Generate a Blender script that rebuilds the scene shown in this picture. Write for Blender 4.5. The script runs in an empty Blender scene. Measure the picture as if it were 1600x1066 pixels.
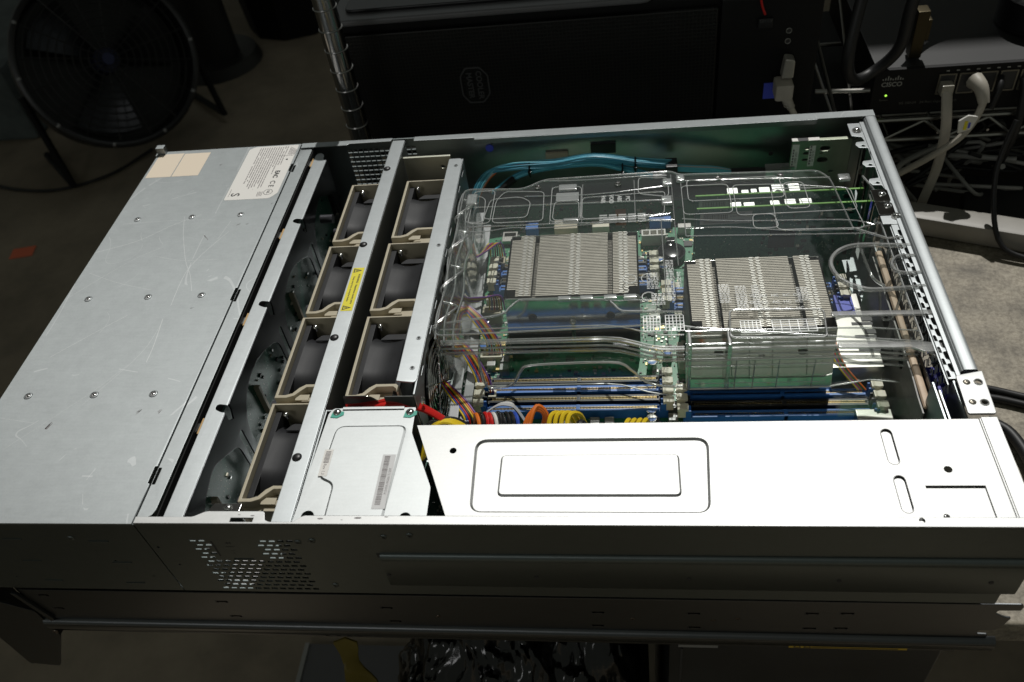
import bpy, bmesh, math, random
from mathutils import Vector, Matrix
random.seed(7)
S = bpy.context.scene
C = S.collection

# ------------------------------------------------------------------ camera
cam = bpy.data.cameras.new('camera'); camo = bpy.data.objects.new('camera', cam); C.objects.link(camo)
Rv, Uv, Fv = Vector((.99012607, .07848611, -.11614775)), Vector((.02506354, .71609301, .69755475)), Vector((-.13792094, .69357821, -.70705521))
M = Matrix((Rv, Uv, -Fv)).transposed().to_4x4(); M.translation = Vector((.46987868, -.27583255, .43945855))
camo.matrix_world = M
cam.sensor_width = 36; cam.lens = 30.053; cam.clip_start = .02; cam.clip_end = 60
cam.dof.use_dof = True; cam.dof.focus_distance = .66; cam.dof.aperture_fstop = 11
S.camera = camo
# ------------------------------------------------------------------ light
w = bpy.data.worlds.new('World'); S.world = w; w.use_nodes = True
wn = w.node_tree.nodes['Background']; wn.inputs[0].default_value = (.93, 1.0, .88, 1); wn.inputs[1].default_value = .075
sl = bpy.data.lights.new('sun', 'SUN'); sl.energy = 2.0; sl.angle = math.radians(.6); sl.color = (1, .985, .95)
so = bpy.data.objects.new('sun', sl); C.objects.link(so)
SUN = Vector((.05, .285, .46)).normalized()
so.rotation_euler = SUN.to_track_quat('Z', 'Y').to_euler(); so.location = (0, 2, 3)
al = bpy.data.lights.new('fill_lamp', 'AREA'); al.shape = 'RECTANGLE'; al.size = 2.4; al.size_y = 1.8; al.energy = 2.4; al.color = (.92, 1, .97)  # added fill lamp with no visible source, lifts the ambient light
ao = bpy.data.objects.new('fill_lamp', al); C.objects.link(ao); ao.location = (0, 2.3, 1.55); ao.rotation_euler = Vector((-.15, .75, .8)).to_track_quat('Z', 'Y').to_euler()
bl = bpy.data.lights.new('doorway_lamp', 'AREA'); bl.size = .5; bl.energy = 2.2
bo = bpy.data.objects.new('doorway_lamp', bl); C.objects.link(bo); bo.location = (-.55, -1.9, 1.3); bo.rotation_euler = Vector((-.95, -1.9, 1.35)).to_track_quat('Z', 'Y').to_euler()
S.view_settings.view_transform = 'Standard'; S.view_settings.look = 'None'; S.view_settings.gamma = 1
S.view_settings.use_curve_mapping = False
S.view_settings.exposure = .35
S.cycles.transparent_max_bounces = 40; S.cycles.max_bounces = 8; S.cycles.sample_clamp_indirect = 4

# ------------------------------------------------------------------ materials
def mat(name, col, rough=.5, metal=0, noise=0, nscale=200, bump=0, spec=.5, stretch=(1, 1, 1), rnoise=0, **kw):
    m = bpy.data.materials.new(name); m.use_nodes = True; nt = m.node_tree; b = nt.nodes['Principled BSDF']
    b.inputs['Base Color'].default_value = (*col, 1); b.inputs['Roughness'].default_value = rough; b.inputs['Metallic'].default_value = metal
    b.inputs['Specular IOR Level'].default_value = spec
    if noise or bump or rnoise:
        tc = nt.nodes.new('ShaderNodeTexCoord'); mp = nt.nodes.new('ShaderNodeMapping'); mp.inputs['Scale'].default_value = stretch
        nt.links.new(tc.outputs['Object'], mp.inputs[0])
        n = nt.nodes.new('ShaderNodeTexNoise'); n.inputs['Scale'].default_value = nscale; n.inputs['Detail'].default_value = 5; n.inputs['Roughness'].default_value = .65
        nt.links.new(mp.outputs[0], n.inputs[0])
        if noise:
            r = nt.nodes.new('ShaderNodeValToRGB')
            r.color_ramp.elements[0].position = .3; r.color_ramp.elements[1].position = .7
            r.color_ramp.elements[0].color = (*[c * (1 - noise) for c in col], 1); r.color_ramp.elements[1].color = (*[min(1, c * (1 + noise)) for c in col], 1)
            nt.links.new(n.outputs[0], r.inputs[0]); nt.links.new(r.outputs[0], b.inputs['Base Color'])
        if rnoise:
            mr = nt.nodes.new('ShaderNodeMapRange'); mr.inputs[3].default_value = rough - rnoise; mr.inputs[4].default_value = rough + rnoise
            nt.links.new(n.outputs[0], mr.inputs[0]); nt.links.new(mr.outputs[0], b.inputs['Roughness'])
        if bump:
            bp = nt.nodes.new('ShaderNodeBump'); bp.inputs['Strength'].default_value = bump; bp.inputs['Distance'].default_value = .0005
            nt.links.new(n.outputs[0], bp.inputs['Height']); nt.links.new(bp.outputs[0], b.inputs['Normal'])
    return m

def galv_mat(name, col, rough, scratches=True):
    """galvanised sheet: fine grain, rolling streaks, hair scratches and smudges"""
    m = bpy.data.materials.new(name); m.use_nodes = True; nt = m.node_tree; b = nt.nodes['Principled BSDF']; L = nt.links.new
    b.inputs['Metallic'].default_value = 1
    tc = nt.nodes.new('ShaderNodeTexCoord')
    def noise(scale, st, det=4):
        mp = nt.nodes.new('ShaderNodeMapping'); mp.inputs['Scale'].default_value = st; L(tc.outputs['Object'], mp.inputs[0])
        n = nt.nodes.new('ShaderNodeTexNoise'); n.inputs['Scale'].default_value = scale; n.inputs['Detail'].default_value = det; L(mp.outputs[0], n.inputs[0]); return n
    g = noise(700, (1, 1, 1)); st = noise(260, (.25, 2.2, 1)); big = noise(14, (1, 1, 1), 6); mid = noise(110, (1, 1, 1), 5)
    def mth(op, a, bb):
        x = nt.nodes.new('ShaderNodeMath'); x.operation = op
        for i, v in enumerate((a, bb)):
            if isinstance(v, (int, float)): x.inputs[i].default_value = v
            else: L(v, x.inputs[i])
        return x.outputs[0]
    s = mth('ADD', mth('MULTIPLY', g.outputs[0], .30), mth('ADD', mth('MULTIPLY', st.outputs[0], .22), mth('ADD', mth('MULTIPLY', big.outputs[0], .20), mth('MULTIPLY', mid.outputs[0], .28))))
    r = nt.nodes.new('ShaderNodeValToRGB'); r.color_ramp.elements[0].position = .36; r.color_ramp.elements[1].position = .64
    r.color_ramp.elements[0].color = (*[c * .93 for c in col], 1); r.color_ramp.elements[1].color = (*[min(1, c * 1.06) for c in col], 1)
    L(s, r.inputs[0])
    # scratches: thin iso-lines of warped noise, broken up by a mask
    out = r.outputs[0]
    if scratches:
        for sc, stv, wd in ((9, (1, .35, 1), .0022), (7, (.4, 1.1, 1), .0018), (16, (1, .8, 1), .0016)):
            n = noise(sc, stv, 1); a = mth('ABSOLUTE', mth('SUBTRACT', n.outputs[0], .5), 0)
            line = mth('LESS_THAN', a, wd); mk = noise(23, (1.3, 1, 1), 2); line = mth('MULTIPLY', line, mth('GREATER_THAN', mk.outputs[0], .54))
            mx = nt.nodes.new('ShaderNodeMix'); mx.data_type = 'RGBA'; L(mth('MULTIPLY', line, .10), mx.inputs[0]); L(out, mx.inputs[6]); mx.inputs[7].default_value = (.95, .95, .95, 1); out = mx.outputs[2]
    L(out, b.inputs['Base Color'])
    mr = nt.nodes.new('ShaderNodeMapRange'); mr.inputs[1].default_value = .3; mr.inputs[2].default_value = .7; mr.inputs[3].default_value = rough - .015; mr.inputs[4].default_value = rough + .015
    L(s, mr.inputs[0]); L(mr.outputs[0], b.inputs['Roughness']); b.inputs['Anisotropic'].default_value = .6
    tg = nt.nodes.new('ShaderNodeCombineXYZ'); tg.inputs[0].default_value = 1; tg.inputs[1].default_value = .03; L(tg.outputs[0], b.inputs['Tangent'])
    bp = nt.nodes.new('ShaderNodeBump'); bp.inputs['Strength'].default_value = .05; bp.inputs['Distance'].default_value = .0003; L(s, bp.inputs['Height']); L(bp.outputs[0], b.inputs['Normal'])
    return m

GALV = galv_mat('galvanised_steel', (.305, .325, .328), .50)
GALV2 = galv_mat('galvanised_cover', (.37, .375, .37), .50, False)
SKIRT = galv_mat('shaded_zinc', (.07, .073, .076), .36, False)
PLAIN = galv_mat('plain_galvanised', (.345, .36, .36), .50, False)
BAR = galv_mat('zinc_bar', (.34, .36, .365), .50, False)
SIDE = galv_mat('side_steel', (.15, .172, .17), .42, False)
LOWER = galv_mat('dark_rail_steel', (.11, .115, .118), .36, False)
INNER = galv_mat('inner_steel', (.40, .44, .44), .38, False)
CHROME = mat('bright_metal', (.8, .8, .78), .18, 1)
NICKEL = mat('nickel_plate', (.62, .61, .58), .09, 1, noise=.05, nscale=30, rnoise=.04)
FIN = mat('fin_metal', (.34, .315, .28), .50, 1, noise=.10, nscale=120)
TAB = mat('fin_crimp', (.40, .385, .36), .42, 1)
SILVER = mat('silver_box', (.42, .41, .385), .32, 1, noise=.05, nscale=60)
BEIGE = mat('beige_plastic', (.47, .42, .31), .45, noise=.06, nscale=90)
CREAM = mat('cream_latch', (.78, .74, .60), .4)
FANB = mat('fan_black_plastic', (.013, .0135, .0155), .55, noise=.45, nscale=70, rnoise=.10, spec=.35, stretch=(1, .3, 1))
FANIN = mat('fan_dark', (.006, .006, .007), .5)
BLACK = mat('black_plastic', (.012, .012, .013), .4)
BLACKG = mat('gloss_black_plastic', (.01, .01, .011), .16)
MATTB = mat('matte_black', (.002, .002, .0022), .65, spec=.3)
RUBBER = mat('rubber', (.008, .008, .0085), .5)
BLUE = mat('blue_plastic', (.035, .17, .55), .4)
BLUE2 = mat('vga_blue', (.07, .10, .62), .45)
PURP = mat('purple_plastic', (.16, .10, .55), .4)
WHITEP = mat('white_plastic', (.72, .71, .66), .4)
GREYC = mat('grey_ribbon', (.42, .43, .44), .5)
LABEL = mat('label_paper', (.80, .78, .74), .55)
OLDLAB = mat('bare_beige_sticker', (.80, .69, .55), .55)
INK = mat('ink', (.03, .03, .03), .6)
INKG = mat('grey_ink', (.22, .20, .20), .6)
YELLOW = mat('warning_yellow', (.80, .70, .03), .5)
YSTK = mat('dull_yellow', (.55, .36, .02), .5)
PCBE = mat('pcb_edge', (.16, .42, .05), .45)
TANF = mat('tan_gasket', (.62, .47, .34), .55, noise=.22, nscale=160, bump=.4, stretch=(1, .4, 1))
PORC = mat('grey_shield', (.20, .20, .19), .5, .4, noise=.15, nscale=250)
TEAL = mat('teal_threadlock', (.08, .42, .32), .4)
WIRE = {k: mat(k + '_wire', c, .35) for k, c in dict(yellow=(.72, .52, .02), black=(.015, .015, .015), red=(.55, .015, .012), orange=(.72, .17, .02), white=(.7, .7, .66), blue=(.03, .08, .42), purple=(.18, .06, .30), cyan=(.17, .58, .72), green=(.03, .2, .06), grey=(.3, .3, .3)).items()}
CABG = mat('grey_cable', (.42, .39, .33), .5, noise=.12, nscale=40)
CABD = mat('dim_cable', (.26, .26, .24), .5)
TABLE = None

def pcb_mat(name, dark, light, sc=420):
    m = bpy.data.materials.new(name); m.use_nodes = True; nt = m.node_tree; b = nt.nodes['Principled BSDF']; L = nt.links.new
    tc = nt.nodes.new('ShaderNodeTexCoord')
    br = nt.nodes.new('ShaderNodeTexBrick'); br.inputs['Scale'].default_value = sc; br.inputs['Mortar Size'].default_value = .035
    br.inputs['Color1'].default_value = (*dark, 1); br.inputs['Color2'].default_value = (*[d * .75 for d in dark], 1); br.inputs['Mortar'].default_value = (*light, 1)
    n = nt.nodes.new('ShaderNodeTexNoise'); n.inputs['Scale'].default_value = 60; L(tc.outputs['Object'], n.inputs[0])
    mx = nt.nodes.new('ShaderNodeMix'); mx.data_type = 'RGBA'; mx.blend_type = 'LINEAR_LIGHT'; mx.inputs[0].default_value = .012
    L(tc.outputs['Object'], mx.inputs[6]); L(n.outputs[1], mx.inputs[7]); L(mx.outputs[2], br.inputs[0])
    v = nt.nodes.new('ShaderNodeTexVoronoi'); v.inputs['Scale'].default_value = 330; L(tc.outputs['Object'], v.inputs[0])
    lt = nt.nodes.new('ShaderNodeMath'); lt.operation = 'LESS_THAN'; lt.inputs[1].default_value = .16; L(v.outputs[0], lt.inputs[0])
    n2 = nt.nodes.new('ShaderNodeTexNoise'); n2.inputs['Scale'].default_value = 45; L(tc.outputs['Object'], n2.inputs[0])
    g2 = nt.nodes.new('ShaderNodeMath'); g2.operation = 'GREATER_THAN'; g2.inputs[1].default_value = .52; L(n2.outputs[0], g2.inputs[0])
    mm = nt.nodes.new('ShaderNodeMath'); mm.operation = 'MULTIPLY'; L(lt.outputs[0], mm.inputs[0]); L(g2.outputs[0], mm.inputs[1])
    m2 = nt.nodes.new('ShaderNodeMix'); m2.data_type = 'RGBA'; L(mm.outputs[0], m2.inputs[0]); L(br.outputs[0], m2.inputs[6]); m2.inputs[7].default_value = (.55, .6, .5, 1)
    L(m2.outputs[2], b.inputs['Base Color']); b.inputs['Roughness'].default_value = .35
    return m
PCB = pcb_mat('green_board', (.015, .20, .085), (.09, .36, .19))
PCBD = pcb_mat('dark_green_board', (.026, .125, .09), (.06, .19, .13), 300)

def clear_mat(name, base, power, diff, rough, tint=(1, 1, 1)):
    m = bpy.data.materials.new(name); m.use_nodes = True; nt = m.node_tree; L = nt.links.new
    for n in list(nt.nodes):
        if n.type != 'OUTPUT_MATERIAL': nt.nodes.remove(n)
    out = [n for n in nt.nodes if n.type == 'OUTPUT_MATERIAL'][0]
    tr = nt.nodes.new('ShaderNodeBsdfTransparent'); tr.inputs[0].default_value = (*tint, 1)
    gl = nt.nodes.new('ShaderNodeBsdfGlossy'); gl.inputs['Roughness'].default_value = rough
    df = nt.nodes.new('ShaderNodeBsdfDiffuse'); df.inputs[0].default_value = (.8, .82, .8, 1)
    lw = nt.nodes.new('ShaderNodeLayerWeight'); lw.inputs[0].default_value = .5
    p = nt.nodes.new('ShaderNodeMath'); p.operation = 'POWER'; p.inputs[1].default_value = power; L(lw.outputs['Facing'], p.inputs[0])
    mr = nt.nodes.new('ShaderNodeMapRange'); mr.inputs[3].default_value = base; mr.inputs[4].default_value = 1; L(p.outputs[0], mr.inputs[0])
    m1 = nt.nodes.new('ShaderNodeMixShader'); L(mr.outputs[0], m1.inputs[0]); L(tr.outputs[0], m1.inputs[1]); L(gl.outputs[0], m1.inputs[2])
    m2 = nt.nodes.new('ShaderNodeMixShader'); m2.inputs[0].default_value = diff; L(m1.outputs[0], m2.inputs[1]); L(df.outputs[0], m2.inputs[2])
    tc = nt.nodes.new('ShaderNodeTexCoord'); n = nt.nodes.new('ShaderNodeTexNoise'); n.inputs['Scale'].default_value = 28; L(tc.outputs['Object'], n.inputs[0])
    bp = nt.nodes.new('ShaderNodeBump'); bp.inputs['Strength'].default_value = .35; bp.inputs['Distance'].default_value = .002; L(n.outputs[0], bp.inputs['Height']); L(bp.outputs[0], gl.inputs['Normal'])
    L(m2.outputs[0], out.inputs[0])
    return m
CLEAR = clear_mat('clear_plastic', .045, 3.4, .006, .05, (.975, .985, .975))
CLRIM = clear_mat('clear_plastic_rim', .34, 1.3, .12, .16, (.95, .96, .95))  # white mixed in to paint highlights along the moulded edges
CLHI = clear_mat('clear_plastic_highlight', .5, 1.2, .30, .2, (.95, .96, .95))  # whiter still, bright edge highlights put into the plastic's colour
EMBOSS = clear_mat('embossed_clear', .16, 2, .22, .25, (.97, .98, .97))

# ------------------------------------------------------------------ mesh tools (millimetres in, metres out)
def fillet(pts, r, n=5):
    """round the corners of a closed outline; r is one radius or a list"""
    out = []; N = len(pts)
    for i, p in enumerate(pts):
        rr = r[i] if isinstance(r, (list, tuple)) else r
        p = Vector(p); a = Vector(pts[i - 1]); b = Vector(pts[(i + 1) % N])
        if rr <= 0: out.append(tuple(p)); continue
        u = (a - p); v = (b - p); rr = min(rr, u.length * .49, v.length * .49); u.normalize(); v.normalize()
        A = p + u * rr; Bp = p + v * rr
        for k in range(n + 1):
            t = k / n; q = A * (1 - t) ** 2 + p * 2 * t * (1 - t) + Bp * t ** 2; out.append((q.x, q.y))
    return out
def rect(x0, y0, x1, y1, r=0, n=4):
    p = [(x0, y0), (x1, y0), (x1, y1), (x0, y1)]
    return fillet(p, r, n) if r else p
def circ(x, y, r, n=16, sy=1): return [(x + r * math.cos(2 * math.pi * k / n), y + r * sy * math.sin(2 * math.pi * k / n)) for k in range(n)]
def slot(x0, y0, x1, y1, r, n=6):
    d = (Vector((x1, y1)) - Vector((x0, y0))); a = math.atan2(d.y, d.x); o = []
    for k in range(n + 1): t = a - math.pi / 2 + math.pi * k / n; o.append((x1 + r * math.cos(t), y1 + r * math.sin(t)))
    for k in range(n + 1): t = a + math.pi / 2 + math.pi * k / n; o.append((x0 + r * math.cos(t), y0 + r * math.sin(t)))
    return o
PL = {'xy': lambda u, v, w: (u, v, w), 'xz': lambda u, v, w: (u, w, v), 'yz': lambda u, v, w: (w, u, v)}
def smooth_path(pts, n=6, closed=False):
    P = [Vector(p) for p in pts]; out = []; N = len(P)
    rng = range(N if closed else N - 1)
    for i in rng:
        p1 = P[i]; p2 = P[(i + 1) % N]
        p0 = P[i - 1] if (i > 0 or closed) else p1; p3 = P[(i + 2) % N] if (i + 2 < N or closed) else p2
        for k in range(n):
            t = k / n
            out.append(.5 * ((2 * p1) + (p2 - p0) * t + (2 * p0 - 5 * p1 + 4 * p2 - p3) * t * t + (3 * p1 - p0 - 3 * p2 + p3) * t ** 3))
    if not closed: out.append(P[-1])
    return out
class B:
    def __init__(s): s.bm = bmesh.new(); s.mats = []; s.mi = 0; s.wn = False
    def m(s, mt):
        if mt not in s.mats: s.mats.append(mt)
        s.mi = s.mats.index(mt); return s
    def _f(s, vs):
        try: f = s.bm.faces.new(vs); f.material_index = s.mi; return f
        except ValueError: return None
    def box(s, x0, y0, z0, x1, y1, z1, bev=0, rot=None):
        r = bmesh.ops.create_cube(s.bm, size=1); vs = r['verts']
        cx, cy, cz = (x0 + x1) / 2, (y0 + y1) / 2, (z0 + z1) / 2
        for v in vs: v.co = Vector((v.co.x * abs(x1 - x0), v.co.y * abs(y1 - y0), v.co.z * abs(z1 - z0)))
        fs = {f for v in vs for f in v.link_faces}
        if bev:
            s.wn = True; es = list({e for v in vs for e in v.link_edges})
            rr = bmesh.ops.bevel(s.bm, geom=es, offset=bev, segments=2, affect='EDGES', profile=.6)
            vs = list({v for f in rr['faces'] for v in f.verts} | {v for v in vs if v.is_valid})
            fs = {f for v in vs for f in v.link_faces}
        if rot: bmesh.ops.rotate(s.bm, verts=vs, cent=(0, 0, 0), matrix=rot)
        for v in vs: v.co += Vector((cx, cy, cz))
        for f in fs: f.material_index = s.mi
        return s
    def tube(s, pts, r, n=8, closed=False, sm=0, flat=None):
        P = smooth_path(pts, sm, closed) if sm else [Vector(p) for p in pts]
        N = len(P); rings = []; up = None
        for i, p in enumerate(P):
            a = P[i - 1] if (i > 0 or closed) else p; b = P[(i + 1) % N] if (i < N - 1 or closed) else p
            t = (b - a)
            t = t.normalized() if t.length > 1e-9 else Vector((1, 0, 0))
            if up is None: up = Vector((0, 0, 1)) if abs(t.z) < .9 else Vector((1, 0, 0))
            sd = t.cross(up)
            if sd.length < 1e-6: sd = t.cross(Vector((0, 1, 0)))
            sd.normalize(); up = sd.cross(t).normalized()
            rr = r(i / (N - 1)) if callable(r) else r
            fx, fy = flat or (1, 1)
            rings.append([s.bm.verts.new(p + (sd * math.cos(2 * math.pi * k / n) * fx + up * math.sin(2 * math.pi * k / n) * fy) * rr) for k in range(n)])
        for i in range(N if closed else N - 1):
            A, D = rings[i], rings[(i + 1) % N]
            for k in range(n): s._f((A[k], A[(k + 1) % n], D[(k + 1) % n], D[k]))
        if not closed: s._f(rings[0][::-1]); s._f(rings[-1])
        return s
    def cyl(s, p0, p1, r, n=16, r2=None):
        p0, p1 = Vector(p0), Vector(p1)
        return s.tube([p0, p1], (lambda t: r + ((r2 if r2 is not None else r) - r) * t), n)
    def dome(s, c, r, h, n=12, axis=(0, 0, 1)):
        ax = Vector(axis).normalized(); c = Vector(c); st = 4
        q = Vector((0, 0, 1)).rotation_difference(ax); prev = None
        for i in range(st):
            a = math.pi / 2 * i / st
            ring = [s.bm.verts.new(c + q @ Vector((r * math.cos(a) * math.cos(2 * math.pi * k / n), r * math.cos(a) * math.sin(2 * math.pi * k / n), h * math.sin(a)))) for k in range(n)]
            if prev:
                for k in range(n): s._f((prev[k], prev[(k + 1) % n], ring[(k + 1) % n], ring[k]))
            prev = ring
        top = s.bm.verts.new(c + q @ Vector((0, 0, h)))
        for k in range(n): s._f((prev[k], prev[(k + 1) % n], top))
        return s
    def screw(s, c, r, axis=(0, 0, 1), h=None):
        s.dome(c, r, h or r * .55, 14, axis)
        ax = Vector(axis).normalized(); q = Vector((0, 0, 1)).rotation_difference(ax); mi = s.mi
        s.m(INK)
        for a in (.4, .4 + math.pi / 2):
            d = q @ Vector((math.cos(a), math.sin(a), 0)); e = q @ Vector((-math.sin(a), math.cos(a), 0)); cc = Vector(c) + ax * ((h or r * .55) + .05)
            s._f([s.bm.verts.new(cc + d * r * .5 * i + e * r * .12 * j) for i, j in ((1, 1), (-1, 1), (-1, -1), (1, -1))])
        s.mi = mi
        return s
    def plate(s, outline, w0, w1, holes=(), plane='xy', bev=0, inset=True):
        s.wn = True
        cu = bpy.data.curves.new('t', 'CURVE'); cu.dimensions = '2D'; cu.fill_mode = 'BOTH'
        k = .001
        for pl in [outline] + list(holes):
            sp = cu.splines.new('POLY'); sp.points.add(len(pl) - 1); sp.use_cyclic_u = True
            for i, (a, b) in enumerate(pl): sp.points[i].co = (a * k, b * k, 0, 1)
        th = abs(w1 - w0) / 2; cu.extrude = max(0, th - bev) * k; cu.bevel_depth = bev * k; cu.bevel_resolution = 1 if bev < 1 else 3
        if bev: cu.offset = -bev * k
        ob = bpy.data.objects.new('t', cu); C.objects.link(ob)
        dg = bpy.context.evaluated_depsgraph_get(); me = bpy.data.meshes.new_from_object(ob.evaluated_get(dg))
        bpy.data.objects.remove(ob); bpy.data.curves.remove(cu)
        wc = (w0 + w1) / 2; f = PL[plane]
        vs = [s.bm.verts.new(f(v.co.x / k, v.co.y / k, v.co.z / k + wc)) for v in me.vertices]
        for p in me.polygons: s._f([vs[i] for i in p.vertices])
        bpy.data.meshes.remove(me)
        return s
    def text(s, txt, size, mtx, th=.02, bold=0, align='CENTER'):
        cu = bpy.data.curves.new('t', 'FONT'); cu.body = txt; cu.size = size * .001; cu.align_x = align; cu.align_y = 'CENTER'; cu.extrude = th * .001; cu.offset = bold * .001; cu.resolution_u = 3
        ob = bpy.data.objects.new('t', cu); C.objects.link(ob)
        dg = bpy.context.evaluated_depsgraph_get(); me = bpy.data.meshes.new_from_object(ob.evaluated_get(dg))
        bpy.data.objects.remove(ob); bpy.data.curves.remove(cu)
        vs = [s.bm.verts.new(mtx @ (v.co * 1000)) for v in me.vertices]
        for p in me.polygons: s._f([vs[i] for i in p.vertices])
        bpy.data.meshes.remove(me); return s
    def quad(s, *p): s._f([s.bm.verts.new(q) for q in p]); return s
    def loft(s, rows, closed=False):
        R = [[s.bm.verts.new(p) for p in r] for r in rows]
        for i in range(len(R) - 1):
            n = len(R[i])
            for k in range(n if closed else n - 1): s._f((R[i][k], R[i][(k + 1) % n], R[i + 1][(k + 1) % n], R[i + 1][k]))
        return s
    def build(s, name, mt=None, parent=None, smooth=35, props=None, loc=None, weld=True, recalc=True):
        off = Vector((0, 0, 0)); p = parent
        while p: off += p.location; p = p.parent
        if loc is not None: off = Vector(loc) * .001
        if weld: bmesh.ops.remove_doubles(s.bm, verts=s.bm.verts, dist=.0005)
        if recalc: bmesh.ops.recalc_face_normals(s.bm, faces=s.bm.faces)
        for v in s.bm.verts: v.co = v.co * .001 - off
        me = bpy.data.meshes.new(name); s.bm.to_mesh(me); s.bm.free()
        if s.mats:
            for q in s.mats: me.materials.append(q)
        else: me.materials.append(mt)
        if smooth:
            me.polygons.foreach_set('use_smooth', [True] * len(me.polygons)); me.set_sharp_from_angle(angle=math.radians(smooth))
        o = bpy.data.objects.new(name, me); C.objects.link(o); o.parent = parent
        if loc is not None and not parent: o.location = off
        if smooth and s.wn:
            md = o.modifiers.new('weighted_normals', 'WEIGHTED_NORMAL'); md.weight = 100; md.keep_sharp = True
        if props:
            for k2, v2 in props.items(): o[k2] = v2
        return o
def thing(name, label, cat, loc=(0, 0, 0), group=None):
    o = bpy.data.objects.new(name, None); C.objects.link(o); o.location = Vector(loc) * .001; o.empty_display_size = .02
    o['label'] = label; o['category'] = cat
    if group: o['group'] = group
    return o
def props(label, cat, group=None):
    d = dict(label=label, category=cat)
    if group: d['group'] = group
    return d
def copy_tree(o, parent=None, name=None):
    c = o.copy(); C.objects.link(c); c.parent = parent
    for ch in [x for x in ALLKIDS.get(o.name, [])]: pass
    for ch in list(o.children): copy_tree(ch, c)
    return c
ALLKIDS = {}
def rotz(a, x=0, y=0, z=0): return Matrix.Translation((x, y, z)) @ Matrix.Rotation(a, 4, 'Z')

# ================================================================== setting
FL = -950
def floor_mat():
    m = mat('concrete_floor', (.24, .20, .145), .75, noise=.28, nscale=5, bump=.1)
    return m
b = B(); b.box(-6000, -3000, FL - 50, 5000, 9000, FL); b.build('floor', floor_mat(), props={'kind': 'structure'}, smooth=0)
# unseen roof added to block the sun, its opening shaped to the lit area
RZ = 1900; k = RZ / SUN.z
ox, oy = SUN.x * k, SUN.y * k
b = B(); b.plate(rect(-3500, 100, 4000, 8500), RZ, RZ + 40, [[(-260 + ox, -160 + oy), (1300 + ox, -160 + oy), (1300 + ox, 645 + oy), (700 + ox, 645 + oy), (700 + ox, 525 + oy), (-260 + ox, 525 + oy)]])
b.build('sun_mask_roof', mat('sun_mask_sheet', (.10, .10, .09), .8), props={'kind': 'structure'}, smooth=0)

# worn table under the right end of the servers
m = mat('worn_table_top', (.33, .295, .23), .62, noise=.48, nscale=26, bump=.5)
nt = m.node_tree; bs = nt.nodes['Principled BSDF']; tc = nt.nodes.new('ShaderNodeTexCoord')
n1 = nt.nodes.new('ShaderNodeTexNoise'); n1.inputs['Scale'].default_value = 210; n1.inputs['Detail'].default_value = 8; n1.inputs['Roughness'].default_value = .8
nt.links.new(tc.outputs['Object'], n1.inputs[0]); rp = nt.nodes.new('ShaderNodeValToRGB'); rp.color_ramp.elements[0].position = .40; rp.color_ramp.elements[0].color = (.42, .40, .37, 1); rp.color_ramp.elements[1].position = .60; rp.color_ramp.elements[1].color = (1, 1, 1, 1)
nt.links.new(n1.outputs[0], rp.inputs[0]); src = bs.inputs['Base Color'].links[0].from_socket
mm = nt.nodes.new('ShaderNodeMix'); mm.data_type = 'RGBA'; mm.blend_type = 'MULTIPLY'; mm.inputs[0].default_value = .8
nt.links.new(src, mm.inputs[6]); nt.links.new(rp.outputs[0], mm.inputs[7]); nt.links.new(mm.outputs[2], bs.inputs['Base Color'])
tb = thing('work_table', 'worn stained grey table top sticking out behind the rear end of the servers', 'table', (760, 250, FL))
b = B(); b.plate(fillet([(500, 32), (1100, 32), (1100, 440), (880, 470), (840, 494), (500, 496)], [10, 20, 20, 60, 30, 25]), -205, -178, bev=2.5); b.build('table_top', m, tb)
lm = mat('table_leg_paint', (.05, .05, .05), .5)
for x in (530, 1070):
    for y in (60, 440): b = B(); b.box(x - 14, y - 14, FL, x + 14, y + 14, -205); b.build('leg', lm, tb)
# ================================================================== SERVER CHASSIS
H = -87.5
sv = thing('server_chassis', 'open galvanised rack server with its lid off, uppermost of the stack', 'server', (346, 218, H))
b = B(); b.box(1, 1.4, H, 691, 435, H + 1.2); b.build('base_pan', INNER, sv, smooth=0)

# near side panel with the brick pattern of vent slots
holes = []
rows = 13
for i in range(rows):
    z = -19.2 - i * 5.15
    t = (z + 16) / (-71)
    sx = 3.0 if i % 2 else 0
    n = 0
    x = 182.5 + sx
    while x < 250:
        if not (z > -43 and 193 < x + 1 < 226) and not (z > -18 and x < 226): holes.append(rect(x, z - 1.1, x + 4.1, z + 1.1))
        x += 6.0
for (x, z, r) in ((110, -33, 1), (157, -28, 1.1), (122, -56, .9), (137, -66, 1.2), (163, -50, .8)): holes.append(circ(x, z, r, 8))
b = B(); b.plate(fillet([(152.2, -.4), (692, -.4), (696, -30), (696, -43), (699, -44), (699, -55), (696.5, -56), (696.5, -67), (690.5, -67), (690.5, -86), (152.2, -86)], .3), 0, 1.2, holes, 'xz', bev=.25)
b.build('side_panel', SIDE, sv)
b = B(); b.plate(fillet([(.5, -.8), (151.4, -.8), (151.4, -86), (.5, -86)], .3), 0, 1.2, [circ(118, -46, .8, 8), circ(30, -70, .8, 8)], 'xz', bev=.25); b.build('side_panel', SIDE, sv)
for x, z in ((56, -19), (118, -21), (55, -47), (122, -48), (57, -74), (119, -76), (212, -42)): b = B(); b.box(x - 7, -.5, z - .7, x + 7, .3, z + .5, .2); b.build('louvre_tab', SIDE, sv)
b = B(); b.m(INK); b.box(196.5, -.15, -38, 197.6, -.05, -20)
MX = lambda x, y, z: Matrix.Translation((x, y, z)) @ Matrix.Rotation(math.pi / 2, 4, 'X')
for z, t in ((-22, '44'), (-26, '-----'), (-30, '...'), (-34, '::')): b.text(t, 4, MX(208, -.12, z))
b.build('stamped_mark', INKG, sv, smooth=0)
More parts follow.
